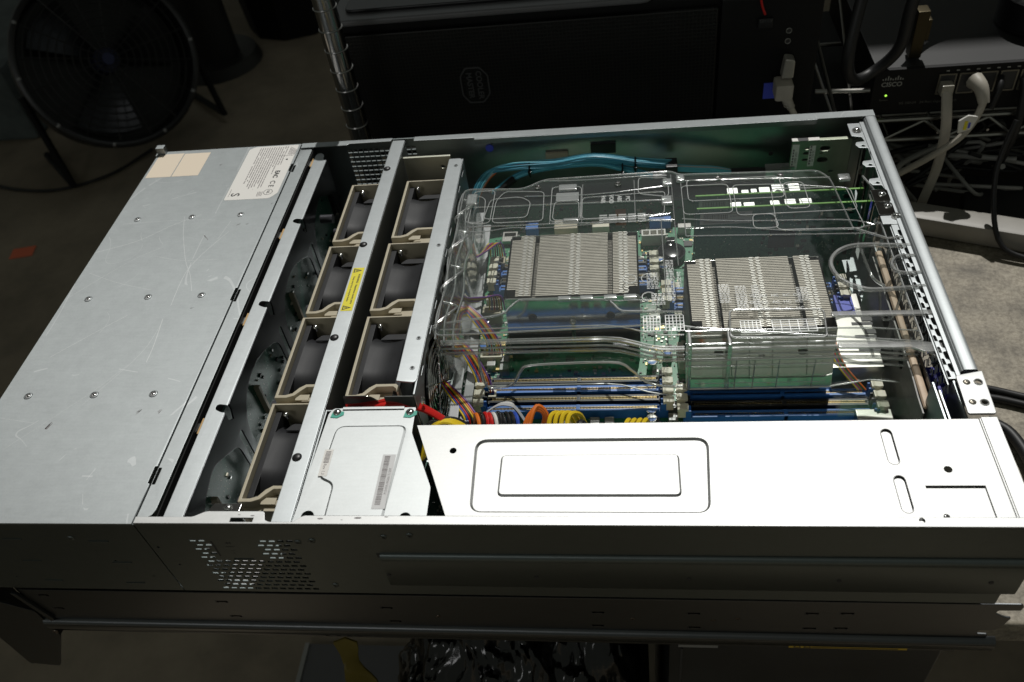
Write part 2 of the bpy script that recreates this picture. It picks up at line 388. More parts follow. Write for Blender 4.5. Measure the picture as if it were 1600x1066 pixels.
for x, z in ((331, -11), (256, -20), (266, -18), (314, -13), (266, -75), (100, -17), (15, -20)): b = B(); b.m(SIDE).screw((x, -.1, z), 2.4, (0, -1, 0), .8); b.build('rivet', SIDE, sv)
# pressed-out lower band with its rolled upper edge
b = B(); prof = []
for k in range(9): a = math.radians(90 * k / 8); prof.append((-3.2 * math.sin(a) + .2, -33 - 6 * (1 - math.cos(a))))
prof += [(-3, -68), (-2.2, -70), (.4, -71)]
b.loft([[(307, y, z) for y, z in prof], [(696, y, z) for y, z in prof]])
b.loft([[(307, y, z) for y, z in prof], [(307, .6, z) for y, z in prof]])
b.build('pressed_band', SIDE, sv, smooth=50)
b = B().m(INK)
for x in (309, 406, 502, 592, 679): b.cyl((x, -3.25, -55), (x, -2.5, -55), 1.5, 10)
b.box(304.5, -.1, -38, 307, .3, -33)
b.build('side_hole', INK, sv)
# near top lip
lip = [(152.2, 0), (692, 0), (692, 6.5), (344, 6.5), (338, 6.5), (264, 6.5), (259, 1.8), (243, 1.8), (240, 3), (238, 9.5), (199, 9.5), (191, 5.2), (152.2, 5.2)]
b = B(); b.plate(fillet(lip, [.5, 2, 1, 0, 0, 3, 1, 1, 1, 2, 3, 2, 0]), -.2, 1.0, [rect(217, 1.6, 232, 4.4), circ(630, 4.2, 1.6)], bev=.35); b.build('top_lip', GALV2, sv)
# black rub marks on the lip
b = B().m(INKG)
for x, y, l, h in ((231, 6, 3, .4), (222, 6.6, 2, .3), (276, 4, 4, .3), (290, 3.2, 1.5, .3), (300, 4.6, 5, .2), (318, 5.4, 2.6, .3)): b.plate(circ(x, y, l * .5, 7, .25), 1.02, 1.06)
b.build('rub_mark', INKG, sv, smooth=0)

# far side panel: grille of square holes at the fan bay
holes = []
for i in range(13):
    for j in range(9):
        x = 196 + i * 5.4; z = -9 - j * 5.4; holes.append(rect(x, z - 4, x + 4.2, z))
top = [(.5, -86), (690, -86), (690, -.4), (328, -.4), (326, -2.5), (268, -2.5), (266, -.4), (243, -.4), (242, -2), (200, -2), (199, -.4), (.5, -.4)]
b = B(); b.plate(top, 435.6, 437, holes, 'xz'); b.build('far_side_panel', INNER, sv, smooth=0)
b = B()
b.plate(fillet([(152, 429), (199, 429), (201, 431.5), (243, 431.5), (244, 437), (152, 437)], .6), -.8, .4, bev=.3)
b.plate(fillet([(266, 430), (326, 429), (326, 427), (692, 427), (692, 437), (266, 437)], .6), -.8, .4, bev=.3)
b.plate(rect(326, 426.2, 642, 427), -5, .2, bev=.2)
b.build('far_top_lip', GALV, sv)
b = B(); b.m(BLUE2).cyl((338, 434.5, -16), (338, 435.5, -16), 4); b.m(CHROME).screw((341, 434.4, -10), 2, (0, -1, 0)); b.build('grommet', BLUE2, sv); b = B(); b.m(BEIGE).box(392, 432, -33, 414, 435.4, -24, .6); b.build('foam_pad', BEIGE, sv); b = B(); b.m(BLACK).box(436, 433, -28, 460, 435.4, -17, .6)
b.build('foam_pad', BLACK, sv)
for x in (388, 606): b = B(); b.m(INK).cyl((x, 435.3, -40), (x, 435.55, -40), 2.2); b.build('side_hole', INK, sv)

# drive-bay cover with its stickers
b = B()
sc = [(151.5, -1), (151.5, 432)]
cover = [(0, 0), (151, 0), (151, 31), (149.4, 31.4), (149.4, 45), (151, 45.4), (151, 209), (149.4, 209.4), (149.4, 224), (151, 224.4), (151, 390), (149.4, 390.4), (149.4, 402), (151, 402.4), (151, 436.5), (0, 436.5)]
b.plate(cover, -1.0, .3, bev=.3); dc = b.build('drive_bay_cover', GALV, sv)
b = B(); b.plate(fillet([(151.2, .3), (161, 7.6), (162.4, 12), (163.5, 428), (160, 431), (151.2, 432)], [0, 1, 1, 3, 2, 0]), -2.6, -1.4, [rect(151.6, 31.6, 153.8, 45, .5), rect(151.6, 209.6, 153.8, 224, .5), rect(151.6, 390.6, 153.8, 402, .5)], bev=.3); b.build('cover_ledge', GALV, sv)
for x in (22, 75.5, 122.5):
    for y in (110, 216.5, 324):
        b = B(); b.m(GALV); r0 = 3.0
        rows_ = []
        for rr, zz in ((3.4, .3), (3.0, .75), (2.3, .9), (1.9, .35)): rows_.append([(x + rr * math.cos(a * math.pi / 8), y + rr * math.sin(a * math.pi / 8), zz) for a in range(16)])
        b.loft(rows_, True); b.m(CHROME).dome((x, y, .3), 1.3, .5, 10); b.m(INKG).cyl((x, y, .32), (x, y, .36), 1.9, 12)
        b.build('rivet', GALV, dc)
b = B().m(INKG)
random.seed(3)
def scuff(x, y, dx, dy, n, w):
    for i in range(n):
        a = x + random.uniform(-w, w); c = y + random.uniform(-w, w); l = random.uniform(.5, 1)
        b.plate([(a, c), (a + dx * l, c + dy * l), (a + dx * l + .45, c + dy * l + .1), (a + .5, c + .05)], .32, .36)
scuff(52, 78, 2.5, 7, 6, .9); scuff(117, 92, 2.5, 3, 5, 1.2); scuff(133, 92, 1.4, 3, 3, .8); scuff(118, 201, 2.6, .6, 4, .5)
scuff(123, 309, 3, 1.4, 4, .9); scuff(132, 309, 2.2, 1.2, 3, .8); scuff(97, 296, 6, -7, 2, .3); scuff(75, 406, 1.2, 2.6, 3, .3); scuff(147, 338, 1, 1.5, 3, .4)
b.build('scuff_mark', INKG, dc, smooth=0)
# long hair scratches measured on the cover
SCR = galv_mat('bare_scratch', (.43, .445, .445), .54, False)
b = B()
def scratch(pts, w=.35):
    P = smooth_path([(x, y, .31) for x, y in pts], 8)
    for i in range(len(P) - 1):
        d = (P[i + 1] - P[i]).normalized(); n = Vector((-d.y, d.x, 0)) * w * .36
        b.quad(P[i] - n, P[i + 1] - n, P[i + 1] + n, P[i] + n)
scratch([(1, 278), (35, 292), (61, 313), (84, 327)], .5); scratch([(68, 325), (76, 300), (92, 262), (103, 243), (112, 222)], .45); scratch([(119, 300), (104, 268), (98, 243), (100, 205)], .5); scratch([(8, 250), (40, 236), (75, 225)], .3)
scratch([(1, 217), (38, 262), (62, 281)], .3); scratch([(99, 190), (103, 160), (104, 142)], .6); scratch([(10, 318), (60, 320), (100, 318)], .3); scratch([(20, 150), (48, 178), (66, 195)], .4); scratch([(60, 270), (90, 262), (122, 262)], .25); scratch([(70, 100), (95, 150), (100, 185)], .25)
scratch([(28, 60), (70, 110), (90, 140)], .2); scratch([(112, 290), (116, 315)], .4); scratch([(5, 90), (40, 84)], .2)
b.build('scratch', SCR, dc, smooth=0, weld=False)
# stickers
b = B(); b.m(OLDLAB); b.plate(rect(2.6, 391, 29, 431.5), .32, .42); b.plate(rect(30, 391, 57.5, 430.5), .32, .42)
b.build('beige_sticker', OLDLAB, dc, smooth=0)
b = B(); b.m(LABEL); b.plate(fillet([(98.5, 347), (143, 347), (149, 355), (149, 435), (104, 435), (98.5, 431)], [2, 3, 2, 2, 3, 1]), .32, .44); lb = b.build('regulatory_label', LABEL, dc, smooth=0)
b = B().m(INK)
TR = lambda x, y, z=.5, a=-math.pi / 2: rotz(a, x, y, z)
b.text('C', 7, TR(139, 372.5), bold=.12); b.text('E', 7, TR(139, 366.5), bold=.12); b.text('S', 12, TR(107, 355), bold=.1); b.text('EAC', 6.4, TR(139, 385.5), bold=.25)
b.plate(circ(139, 357, 4.4, 20), .46, .50, [circ(139, 357, 3.9, 20)]); b.text('UL', 3.6, TR(139, 357), bold=.12)
b.plate(circ(143, 410, 1.2, 8), .46, .5)
b.m(INKG)
random.seed(5); 
for i, x in enumerate([110 + 2.35 * k for k in range(13)]):
    y0 = 434 - random.uniform(0, 1); ye = 362 + random.uniform(0, 14) if i < 9 else 385 + random.uniform(0, 18)
    y = y0 - 1
    while y > ye:
        l = random.uniform(2.0, 6.5)
        b.plate([(x, max(y - l, ye)), (x + .85, max(y - l, ye)), (x + .85, y), (x, y)], .46, .5); y -= l + random.uniform(.4, .9)
        if random.random() < .03: y -= 3
for k in range(6): b.plate(rect(141.5 + k * 1.3, 418, 142.1 + k * 1.3, 432 - k), .46, .5)
b.plate(rect(133, 416.2, 148, 416.7), .46, .5); b.plate(rect(101, 352, 101.4, 364), .46, .5)
for k in range(4): b.plate(rect(129 + k * 1.4, 351, 129.6 + k * 1.4, 358), .46, .5)
b.build('printing', INK, lb, smooth=0)
b = B(); b.plate(fillet([(-1.5, 429), (9, 430), (9, 431.5), (2, 432), (2, 442), (-1.5, 442)], .4), -3, .8, bev=.2); b.box(.5, 431, -20, 9, 437.5, 8, .6); b.build('rack_ear', GALV, sv)

# wall under the ledge, the gap's shade painted in as black
b = B(); b.plate(rect(2, -84, 435, -3), 163.6, 164.4, (), 'yz'); b.build('bay_wall', mat('gap_shade_black', (.003, .003, .003), .8), sv, smooth=0)

# crossbar 1 with its scalloped skirt, backplane board behind it
def bar1_notch(y): return [(184, y - 5.5), (179, y - 5), (173.5, y - 2.5), (172.8, y + .8), (175, y + 2.2), (180, y + 1.6), (184, y + 1.5)]
out = [(168, 7)]
for y in (7,): pass
right = [(181.5, 7)]
for y in (100, 209, 317): right += [(181.5, y - 5.5), (178.5, y - 5), (173.5, y - 2.5), (172.9, y + .8), (175, y + 2.2), (179, y + 1.6), (181.5, y + 1.2)]
right += [(181.5, 411), (178, 412), (177.5, 419), (176, 422), (172, 424.5), (168.6, 421)]
bar1 = thing('midplane_bracket', 'zinc plated crossbar with hook notches and scalloped skirt beside the drive bay cover', 'bracket', (176, 215, -86))
b = B(); b.plate(fillet(right + [(168, 7)], [.5] + [0, 1.5, 1.5, 1, 1, .8, 0] * 3 + [1, 1.5, 1.5, 2, 2, 2, .5]), -4.8, -3.4, bev=.4); b.build('top_flange', BAR, bar1)
sk = [(8, -84), (8, -3.9)]
for y in (100, 209, 317): sk += [(y - 6.2, -3.9), (y - 5.8, -12), (y, -17), (y + 2.6, -10), (y + 2.8, -3.9)]
sk += [(412, -3.9), (412, -84)]
hol = []
for y0, y1 in ((16, 88), (111, 196), (221, 304), (328, 398)):
    hol.append(fillet([(y0, -84 + 6), (y0 - 1, -40), (y0 + 12, -22), (y0 + 40, -15), (y1 - 18, -24), (y1 + 2, -36), (y1 + 4, -78)], [4, 14, 16, 18, 16, 8, 4], 6))
for y in (100, 209, 317): hol.append(slot(y - 1, -34, y - 1, -64, 3.2))
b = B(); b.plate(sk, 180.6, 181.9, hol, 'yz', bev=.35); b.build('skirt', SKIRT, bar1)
b = B(); b.m(PCBD); b.box(172, 20, -84, 173.6, 405, -14)
random.seed(11)
b.m(INKG)
for i in range(90):
    y = random.uniform(25, 400); z = random.uniform(-80, -20); b.m(random.choice([BLACK, BLACK, CREAM, CHROME, BEIGE])); l = random.uniform(1, 3.5); b.box(173.6, y, z, 174.8, y + l, z + random.uniform(.8, 2.5))
b.m(BEIGE)
for y in (45, 150, 258): b.box(173.6, y, -72, 178, y + 3, -40)
b.build('backplane_board', PCBD, bar1, smooth=0)
DPOST = mat('dark_post', (.10, .10, .11), .35, .6)
for y, z in ((58, -62), (150, -62), (262, -62), (372, -62), (25, -34), (352, -30)): b = B(); b.cyl((183, y, z), (195, y, z), 4.2); b.build('standoff_post', DPOST, bar1)
for y in (78, 186, 294, 404): b = B(); b.m(CHROME).box(163.8, y, -9, 167, y + 8, -4.5, .8); b.m(mat('tan_pad', (.55, .36, .16), .5)).box(166.5, y - 2, -8, 168.5, y + 12, -4, .3); b.build('spring_clip', CHROME, bar1)
# screw tab near the lip
b = B(); b.plate(fillet([(193.5, 13.5), (216, 13.5), (216, 21), (197, 21)], [.5, 2, 1, 1]), -9, -7.8, bev=.3); b.plate(rect(192, -50, 217, -8), 12.2, 13.4, (), 'xz'); b.m(CHROME).screw((207.5, 17.5, -7.8), 3.0); b.build('screw_tab', GALV2, sv)
# white reflector sheets added behind the side vents to brighten their slots
vm = mat('reflector_white', (.85, .84, .84), .5)
b = B(); b.plate(rect(184, 3, 256, 24), -85, -84); b.build('vent_reflector', vm, sv, smooth=0)
b = B(); b.loft([[(184, 3.5, -46), (256, 3.5, -46)], [(184, 17, -30), (256, 17, -30)]]); b.loft([[(184, 3.5, -47), (256, 3.5, -47)], [(184, 17, -31), (256, 17, -31)]]); b.build('vent_reflector_fold', vm, sv, smooth=0)
# honeycomb sheet seen through skirt
b = B(); b.plate(rect(184, 225, 214, 320), -70, -69, [rect(186 + (j % 2) * 1.6 + i * 4.2, 228 + j * 3.4, 189 + (j % 2) * 1.6 + i * 4.2, 229.8 + j * 3.4) for i in range(6) for j in range(26)]); b.build('perforated_sheet', mat('dim_steel', (.16, .17, .17), .4, 1), sv, smooth=0)

# crossbar 2 (top bar with black buttons and yellow sticker)
bar2 = thing('fan_bay_crossbar', 'bright zinc crossbar over the fans with four black buttons and a yellow warning sticker', 'bracket', (251, 216, 0))
b = B(); b.plate(fillet([(244, 1), (257, 1), (257, 432), (245, 432)], .8), -.9, .6, bev=.5); b.build('top_flange', BAR, bar2)
wv = [(2, -.6), (432, -.6), (432, -40), (400, -44), (386, -30), (330, -32), (318, -58), (306, -60), (290, -36), (276, -34), (232, -34), (216, -56), (204, -58), (190, -36), (176, -34), (140, -36), (122, -60), (108, -58), (98, -34), (50, -34), (34, -56), (2, -56)]
b = B(); b.plate(fillet(wv, [.5, .5] + [6] * 20), 255.9, 257.2, (), 'yz', bev=.4); b.build('skirt', BAR, bar2)
b = B(); b.plate(rect(2, -22, 431, -.6), 244.1, 245.2, (), 'yz', bev=.3); b.build('inner_flange', BAR, bar2)
for y in (384, 273, 163, 51.5): b = B(); b.dome((248.2, y, .6), 3.4, 1.6, 16); b.cyl((248.2, y, .3), (248.2, y, .9), 3.4); b.build('rubber_button', BLACK, bar2)
b = B(); b.plate(rect(246.2, 192, 255.6, 243), .62, .76); st = b.build('warning_sticker', YELLOW, bar2, smooth=0)
b = B().m(INK); b.text('WARNING:  Hazardous moving parts', 2.3, TR(252.9, 217.5, .8), bold=.05); b.text('Keep away from moving fan blades', 2.1, TR(249.2, 217.5, .8), bold=.03)
for y in (239.5, 195.5):
    b.plate([(247.2, y - 2.6), (254.2, y), (247.2, y + 2.6)], .8, .84, [[(248, y - 1.6), (252.4, y), (248, y + 1.6)]]); b.plate(rect(248.6, y - .3, 251, y + .3), .8, .84)
b.build('printing', INK, st, smooth=0)

# crossbar 3 : wall at the fan outlets
bar3 = thing('fan_outlet_wall', 'zinc wall with a flat top rail between the fans and the circuit board', 'bracket', (312, 250, -86))
b = B(); b.plate(fillet([(304, 118), (317.5, 116), (319, 119), (319, 392), (317, 395), (306, 395)], [1, 3, 2, 2, 2, 2]), -.6, .8, bev=.45); b.build('top_flange', BAR, bar3)
for y in (383, 268, 160, 130): b = B(); b.m(INK).cyl((314, y, .81), (314, y, .9), 1.1, 10); b.m(GALV).tube([(314 + 1.6 * math.cos(a), y + 1.6 * math.sin(a), .9) for a in [k * math.pi / 6 for k in range(12)]], .35, 6, True); b.build('rivet', GALV, bar3)
sk = [(106, -84), (106, -.2), (395, -.2), (395, -84)]
hol = [circ(y, -44, 36, 30) for y in (155, 245, 335)] + [slot(y, -5.5, y + 9, -5.5, 1.6) for y in (130, 172, 200, 262, 290, 352, 376)]
b = B(); b.plate(sk, 318, 319.3, hol, 'yz', bev=.3); b.build('wall', BAR, bar3)
# wire finger guards in front of each outlet
for y in (155, 245, 335):
    b = B()
    for r in (10, 16, 22, 28, 34): b.tube([(322, y + r * math.cos(a), -44 + r * math.sin(a)) for a in [k * math.pi / 18 for k in range(36)]], .75, 6, True)
    for a in (math.pi / 4, 3 * math.pi / 4): b.tube([(322.6, y + 42 * math.cos(a), -44 + 42 * math.sin(a)), (322.6, y - 42 * math.cos(a), -44 - 42 * math.sin(a))], .8, 6)
    b.build('finger_guard', CHROME, bar3)
# polished end brackets + beige far end wall of the fan cage
b = B(); b.plate(fillet([(266, -22), (266, -2), (286, -2), (292, -8), (294, -22)], [1, 3, 5, 4, 1]), 106.2, 107.2, (), 'xz', bev=.3); b.build('end_tab', NICKEL, bar3)
b = B(); b.plate(fillet([(297, -30), (297, -1.6), (319, -1.6), (319, -30)], 1), 105, 106, (), 'xz', bev=.3); b.m(CHROME).screw((322, 110, -12), 3.4, (1, 0, 0)); b.build('end_bracket', NICKEL, bar3)
b = B(); b.plate(rect(258, -60, 304, -6), 409, 410.2, [circ(295, -17, 2)], 'xz', bev=.2); b.box(258, 408.8, -6, 304, 411, -5.2); b.build('cage_end', mat('dull_zinc', (.5, .5, .42), .45, .8), bar3)

# ------------------------------------------------------------------ fans
def make_fan():
    t = thing('hot_swap_fan', '', 'fan', (0, 0, -84), 'fans in the server')
    X1, Y1 = 38, 81
    ht = -8
    # beige carrier: walls with the stepped near rim
    b = B()
    outer = [(0, 0), (7, 0), (12, 1.8), (16, 6), (20, 9.3), (26, 10), (X1 - 3, 10), (X1, 6), (X1, 3)]
    inner = [(X1 - 2.2, 5), (X1 - 4, 7.4), (26, 7.6), (21, 7), (17.5, 4), (14, -.2), (9, -2.4), (0, -2.6)]
    rim = [(-1, -2.6), (8, -2.6), (13.5, -.6), (17.5, 4), (21, 7.4), (X1 - 5, 7.6), (X1 - 2.4, 5.4), (X1 - 1.4, 2), (X1, 2), (X1, 7), (X1 - 3, 10), (20, 10), (15.5, 6.8), (11.5, 1.6), (6.5, 0), (1.2, 0), (1.2, Y1 - 1.2), (X1, Y1 - 1.2), (X1, Y1), (-1, Y1)]
    b.plate(rim, ht - 22, ht, bev=.3); b.build('carrier_frame', BEIGE, t)
    b = B(); b.plate([(-.6, -6), (-.6, -2.6), (7.5, -2.6), (13, -.8), (16, 3), (19.5, 6.8), (X1 - 1, 7), (X1 - 1, -6)], ht - 60, ht - 7, bev=.3); b.box(16, -6.6, ht - 6.6, X1 - 3, -3.4, ht - 5, .4); b.box(14, -3, ht - 3.2, 24, 2, ht - 2.4); b.build('handle', BEIGE, t)
    # black fan housing: two square flanges and the drum between
    b = B()
    for x0, x1 in ((1.6, 6), (X1 - 6, X1 - 1)):
        b.plate(fillet([(2, ht - 76), (2, ht - 5), (Y1 - 2, ht - 5), (Y1 - 2, ht - 76)], 3), x0, x1, [circ(Y1 / 2, ht - 41, 33, 28)], 'yz', bev=.3)
    prof = []
    n = 40
    for xx in [5.8 + k * (X1 - 12) / 6 for k in range(7)]:
        q = (xx - 5.8) / (X1 - 12); rr = 36.5 - 2.2 * math.sin(q * math.pi)
        ring = []
        for k in range(n):
            a = 2 * math.pi * k / n; cy, cz = math.cos(a), math.sin(a); f = 1 / max(abs(cy) ** 1, abs(cz) ** 1) ; f = min(f, 1.10)
            ring.append((xx, Y1 / 2 + rr * cy * f, ht - 41 + rr * cz * f))
        prof.append(ring)
    b.loft(prof, True); hs = b.build('fan_housing', FANB, t, smooth=40)
    b = B(); b.cyl((6, Y1 / 2, ht - 41), (30, Y1 / 2, ht - 41), 15, 20)
    for k in range(7):
        a = 2 * math.pi * k / 7; rows = []
        for r in (14, 24, 32):
            rows.append([(8 + 3 * q, Y1 / 2 + r * math.cos(a + q * .14), ht - 41 + r * math.sin(a + q * .14)) for q in range(6)])
        b.loft(rows)
    b.build('impeller', FANIN, t)
    b = B().m(FANB); b.plate(fillet([(7, 4), (X1 - 6, 4), (X1 - 6, 17), (22, 17), (11, 13)], 2), ht - 22, ht - 20.5); b.build('cable_shelf', FANB, t); b = B().m(FANB); b.plate(fillet([(11, 62), (X1 - 6, 62), (X1 - 6, 68), (16, 68)], 2), ht - 8.5, ht - 7.4, bev=.3); b.build('top_rib', FANB, t)
    for x, y in ((10, Y1 - 7), (9, 2.4)):
        b = B(); b.m(CHROME).dome((x, y, ht - 4.6), 2.3, 2.2, 12); b.cyl((x, y, ht - 8), (x, y, ht - 4.4), 1.2, 8); b.build('screw', CHROME, t)
    b = B(); b.m(LABEL).box(1, -6.3, ht - 14, 12, -6.05, ht - 8.6); b.m(INK)
    for k in range(5): b.box(2.2 + k * 1.8, -6.45, ht - 13 + (k % 2), 3.2 + k * 1.8, -6.32, ht - 9.6)
    b.build('spec_label', LABEL, t, smooth=0)
    return t
fan = make_fan()
spots = [(215.5, 292, 'black fan in the drive side column at the far corner next to the square grille'),
         (214.5, 202, 'black fan in the drive side column left of the yellow warning sticker'),
         (213.5, 114, 'black fan in the drive side column, left of the third black button'),
         (213.5, 25, 'black fan nearest the camera, alone beside the screwed bracket tab'),
         (268, 294, 'black fan in the board side column at the far end of the fan cage'),
         (267, 203, 'black fan in the board side column just right of the yellow warning sticker'),
         (266.5, 113, 'black fan in the board side column behind the red cables and polished tab')]
for i, (x, y, l) in enumerate(spots):
    o = fan if i == 0 else copy_tree(fan)
    o.location = Vector((x, y, -84)) * .001 if True else None
    o['label'] = l
for o in [fan]: pass

# ------------------------------------------------------------------ rear frame
rf = thing('rear_frame', 'zinc rear frame rail with perforated lip and notched card tabs across the chassis end', 'bracket', (686, 270, -86))
b = B(); prof = [(683, -7), (683, -1), (684, 0), (690, 0), (691.6, -.4), (692.6, -1.6), (693, -4), (693, -60)]
b.loft([[(x, 119, z) for x, z in prof], [(x, 429, z) for x, z in prof]]); b.loft([[(x - .9, 119, z - 1) for x, z in prof], [(x - .9, 429, z - 1) for x, z in prof]])
b.build('top_rail', BAR, rf, smooth=50)
b = B(); b.plate([(679.5, 115), (683, 115), (683, 430), (678.5, 430)], -5.2, -4, bev=.3); b.build('inner_step', BAR, rf)
# perforated lip
hol = []
for j in range(14):
    y = 122 + j * 10.9
    hol.append(fillet([(677.6, y), (683.4, y), (683.4, y + 7.6), (677, y + 7.6)], [2, 0, 0, 2]))
    hol.append(fillet([(674.6, y - 4.4), (676.6, y - 4.4), (676.4, y + 1), (674.5, y + 1)], .8))
b = B(); b.plate([(674.2, 116), (684, 116), (683.6, 278), (674, 278)], -6.6, -5.4, hol, bev=.25); b.build('perforated_lip', BAR, rf)
hol = []
for j in range(17):
    for i in range(6):
        y = 112 + j * 9.6 + (i % 2) * 4.8; z = -12 - i * 8.2
        hol.append([(y - 3.2, z), (y, z - 5.2), (y + 3.2, z), (y, z + 5.2)])
b = B(); b.plate(rect(112, -66, 282, -6.8), 673.2, 674, hol, 'yz'); b.build('perforated_panel', BAR, rf, smooth=0)
# notched card tabs
tabs = [(684, 278), (684, 425), (668, 425), (668, 404), (676, 402), (677, 397)]
for y in (391, 362, 336): tabs += [(677.5, y + 4), (670, y + 3), (668.6, y - 1), (671, y - 6), (678, y - 6.5)]
tabs += [(679, 322), (671, 320), (671, 292), (668, 290), (668, 278)]
hol = [circ(x, y, 1.5, 10) for x, y in ((675, 388), (679.5, 378), (675, 359), (680, 350), (675.5, 333), (681, 324))]
b = B(); b.plate(fillet(tabs, [0, 2, 1.5, 1.5, 1, 1] + [1] * 15 + [1] * 5), -6, -4.8, hol, bev=.3); b.build('card_tab_strip', BAR, rf)
for x, y in ((674, 412), (675, 316), (676, 300), (680, 287)):
    b = B(); b.m(CHROME).screw((x, y, -4.4), 3.4, h=2.4); b.cyl((x, y, -5), (x, y, -4.2), 4.2); b.build('screw', CHROME, rf)
for y0, y1 in ((306, 322), (289, 304)):
    b = B(); b.plate(fillet([(667, y0), (680, y0), (680, y1), (667, y1)], [1, 2, 2, 1]), -4.6, -3.6, bev=.3); b.plate(rect(y0, -60, y1, -5), 667, 668, (), 'yz'); b.build('slot_bracket', NICKEL, rf)
# inner vertical card slot wall
b = B(); b.plate(rect(284, -84, 428, -6), 681, 682, [rect(y, -78, y + 13, -16, 1) for y in (292, 313, 334, 355, 376, 397)], 'yz'); b.build('slot_wall', INNER, rf, smooth=0)
# corner plate
b = B(); b.plate(fillet([(675.5, 81), (692, 81), (693.5, 117), (676.5, 113)], [2, 2, 1.5, 1.5]), -.4, 1.2, [circ(687.5, 90, 2.1), circ(688.5, 107, 2.1)], bev=.4); b.build('corner_plate', GALV2, rf)
for x, y in ((680.5, 90.5), (681.5, 107)): b = B(); b.m(mat('dull_screw', (.5, .46, .38), .35, 1)); b.screw((x, y, 1.2), 2.3, h=.9); b.build('screw', CHROME, rf)
for x, y in ((687.5, 90), (688.5, 107)): b = B(); b.tube([(x + 2.4 * math.cos(a), y + 2.4 * math.sin(a), 1.2) for a in [k * math.pi / 8 for k in range(16)]], .5, 6, True); b.build('collar', CHROME, rf)
# folded grey wall of the power bay
b = B(); b.plate([(80, -84), (112, -84), (112, -4), (80, -4)], 663, 664, (), 'yz'); b.plate([(80, -84), (112, -84), (112, -12), (80, -12)], 669, 670, (), 'yz'); b.plate([(80, -84), (112, -84), (112, -3), (80, -3)], 675.5, 676.5, (), 'yz')
b.build('folded_wall', INNER, rf, smooth=0)
# port shield
b = B(); b.plate([(104, -84), (104, -26), (118, -26), (134, -24), (262, -24), (262, -84)], 660, 661, [circ(160, -34, 7, 18), rect(176, -46, 188, -30, 1), rect(196, -46, 210, -32, 1)], 'yz'); sh = b.build('port_shield', PORC, rf, smooth=0)
b = B(); b.tube([(664, 108, -25), (664, 180, -22), (664, 262, -20)], 2.7, 8, sm=6, flat=(1, .7)); b.build('gasket', TANF, rf)
b = B(); b.box(667.4, 106, -84, 668.2, 264, -18); b.build('inner_rear_sheet', BLACKG, rf, smooth=0)

# ------------------------------------------------------------------ power bay covers
pc = thing('power_supply_cover', 'large bright steel cover with a raised rectangle over the power supplies', 'cover', (520, 40, -86))
def ring_step(b, pts, z0, z1, w):
    """a pressed step: outline at height z0, inset outline at z1"""
    n = len(pts); cx = sum(p[0] for p in pts) / n; cy = sum(p[1] for p in pts) / n
    rows = [[(x, y, z0) for x, y in pts]]
    ins = []
    for i in range(n):
        a = Vector(pts[i - 1]); c = Vector(pts[(i + 1) % n]); d = (c - a).normalized(); nn = Vector((-d.y, d.x)); ins.append(Vector(pts[i]) + nn * w)
    rows.append([(q.x, q.y, z1) for q in ins]); b.loft(rows, True); return [(q.x, q.y) for q in ins]
outer = fillet([(369, 10), (514, 10), (517, 66), (367, 66)], [8, 8, 9, 9], 7)
inner = fillet([(385, 22), (498, 22), (498, 54), (385, 54)], 4, 6)
hol = [outer, slot(624.6, 47.5, 624.6, 68, 3.4), slot(624.6, 13.5, 624.6, 33, 3.4), circ(653.5, 40.5, 2.4), [(638, 2.5), (671, 2.5), (671, 29), (638, 29)], circ(353, 57, 2.3)]
b = B(); b.plate([(325.5, 78.5), (355, 6), (357, 2), (681, 2), (681, 78.5)], -1.6, -.6, hol, bev=.15)
i2 = ring_step(b, outer, -.65, -2.0, 1.5)
b.plate(i2, -2.6, -2.0, [inner]); i3 = ring_step(b, inner, -2.0, -.7, 1.3); b.plate(i3, -1.2, -.7)
b.plate([(682.6, 2), (692, 2), (692, 79.5), (682.6, 79.5)], -1.2, -.2, bev=.2)
b.tube([(681.8, 3, -.9), (681.8, 78.5, -.9)], .7, 6)
b.build('cover_sheet', GALV2, pc, smooth=25)
for y0, y1 in ((47.5, 68), (13.5, 33)): b = B(); b.tube([(x, y, -.75) for x, y in slot(624.6, y0, 624.6, y1, 3.4, 8)], .42, 6, True); b.build('slot_rim', mat('pressed_edge_shade', (.16, .16, .16), .4, .8), pc, smooth=60)  # rim metal darkened to draw the shaded edge of each slot
b = B(); b.plate([(636, 1), (673, 1), (673, 31), (636, 31)], -3.2, -2.2); b.plate(rect(618, 8, 632, 72), -2.9, -2.1); b.build('recess_plate', GALV2, pc, smooth=0)
b = B(); b.plate(rect(326.5, -84, 692, -1.6), 77.6, 78.6, (), 'xz'); b.build('inner_wall', mat('wall_zinc', (.55, .54, .50), .5, .35), pc, smooth=0)
b = B(); b.m(LABEL)
b.plate(rect(521, 41, 526, 66), -.58, -.5)
random.seed(2)
bm_ = mat('faint_print', (.70, .70, .70), .5, .6)
b.m(bm_)
b.mats = [bm_]; b.mi = 0
b2 = B().m(mat('etched_print', (.62, .62, .61), .45, .8))
for k in range(26): 
    x = 520.5 + random.random() * 6; y = 36 + random.random() * 32; b2.plate(rect(x, y, x + random.uniform(.4, 3), y + random.uniform(.3, .8)), -.57, -.5)
b.bm.free(); b2.build('etched_mark', None, pc, smooth=0)
b = B().m(CHROME).screw((645, 9, -3.2), 2.6); b.build('screw', CHROME, pc)

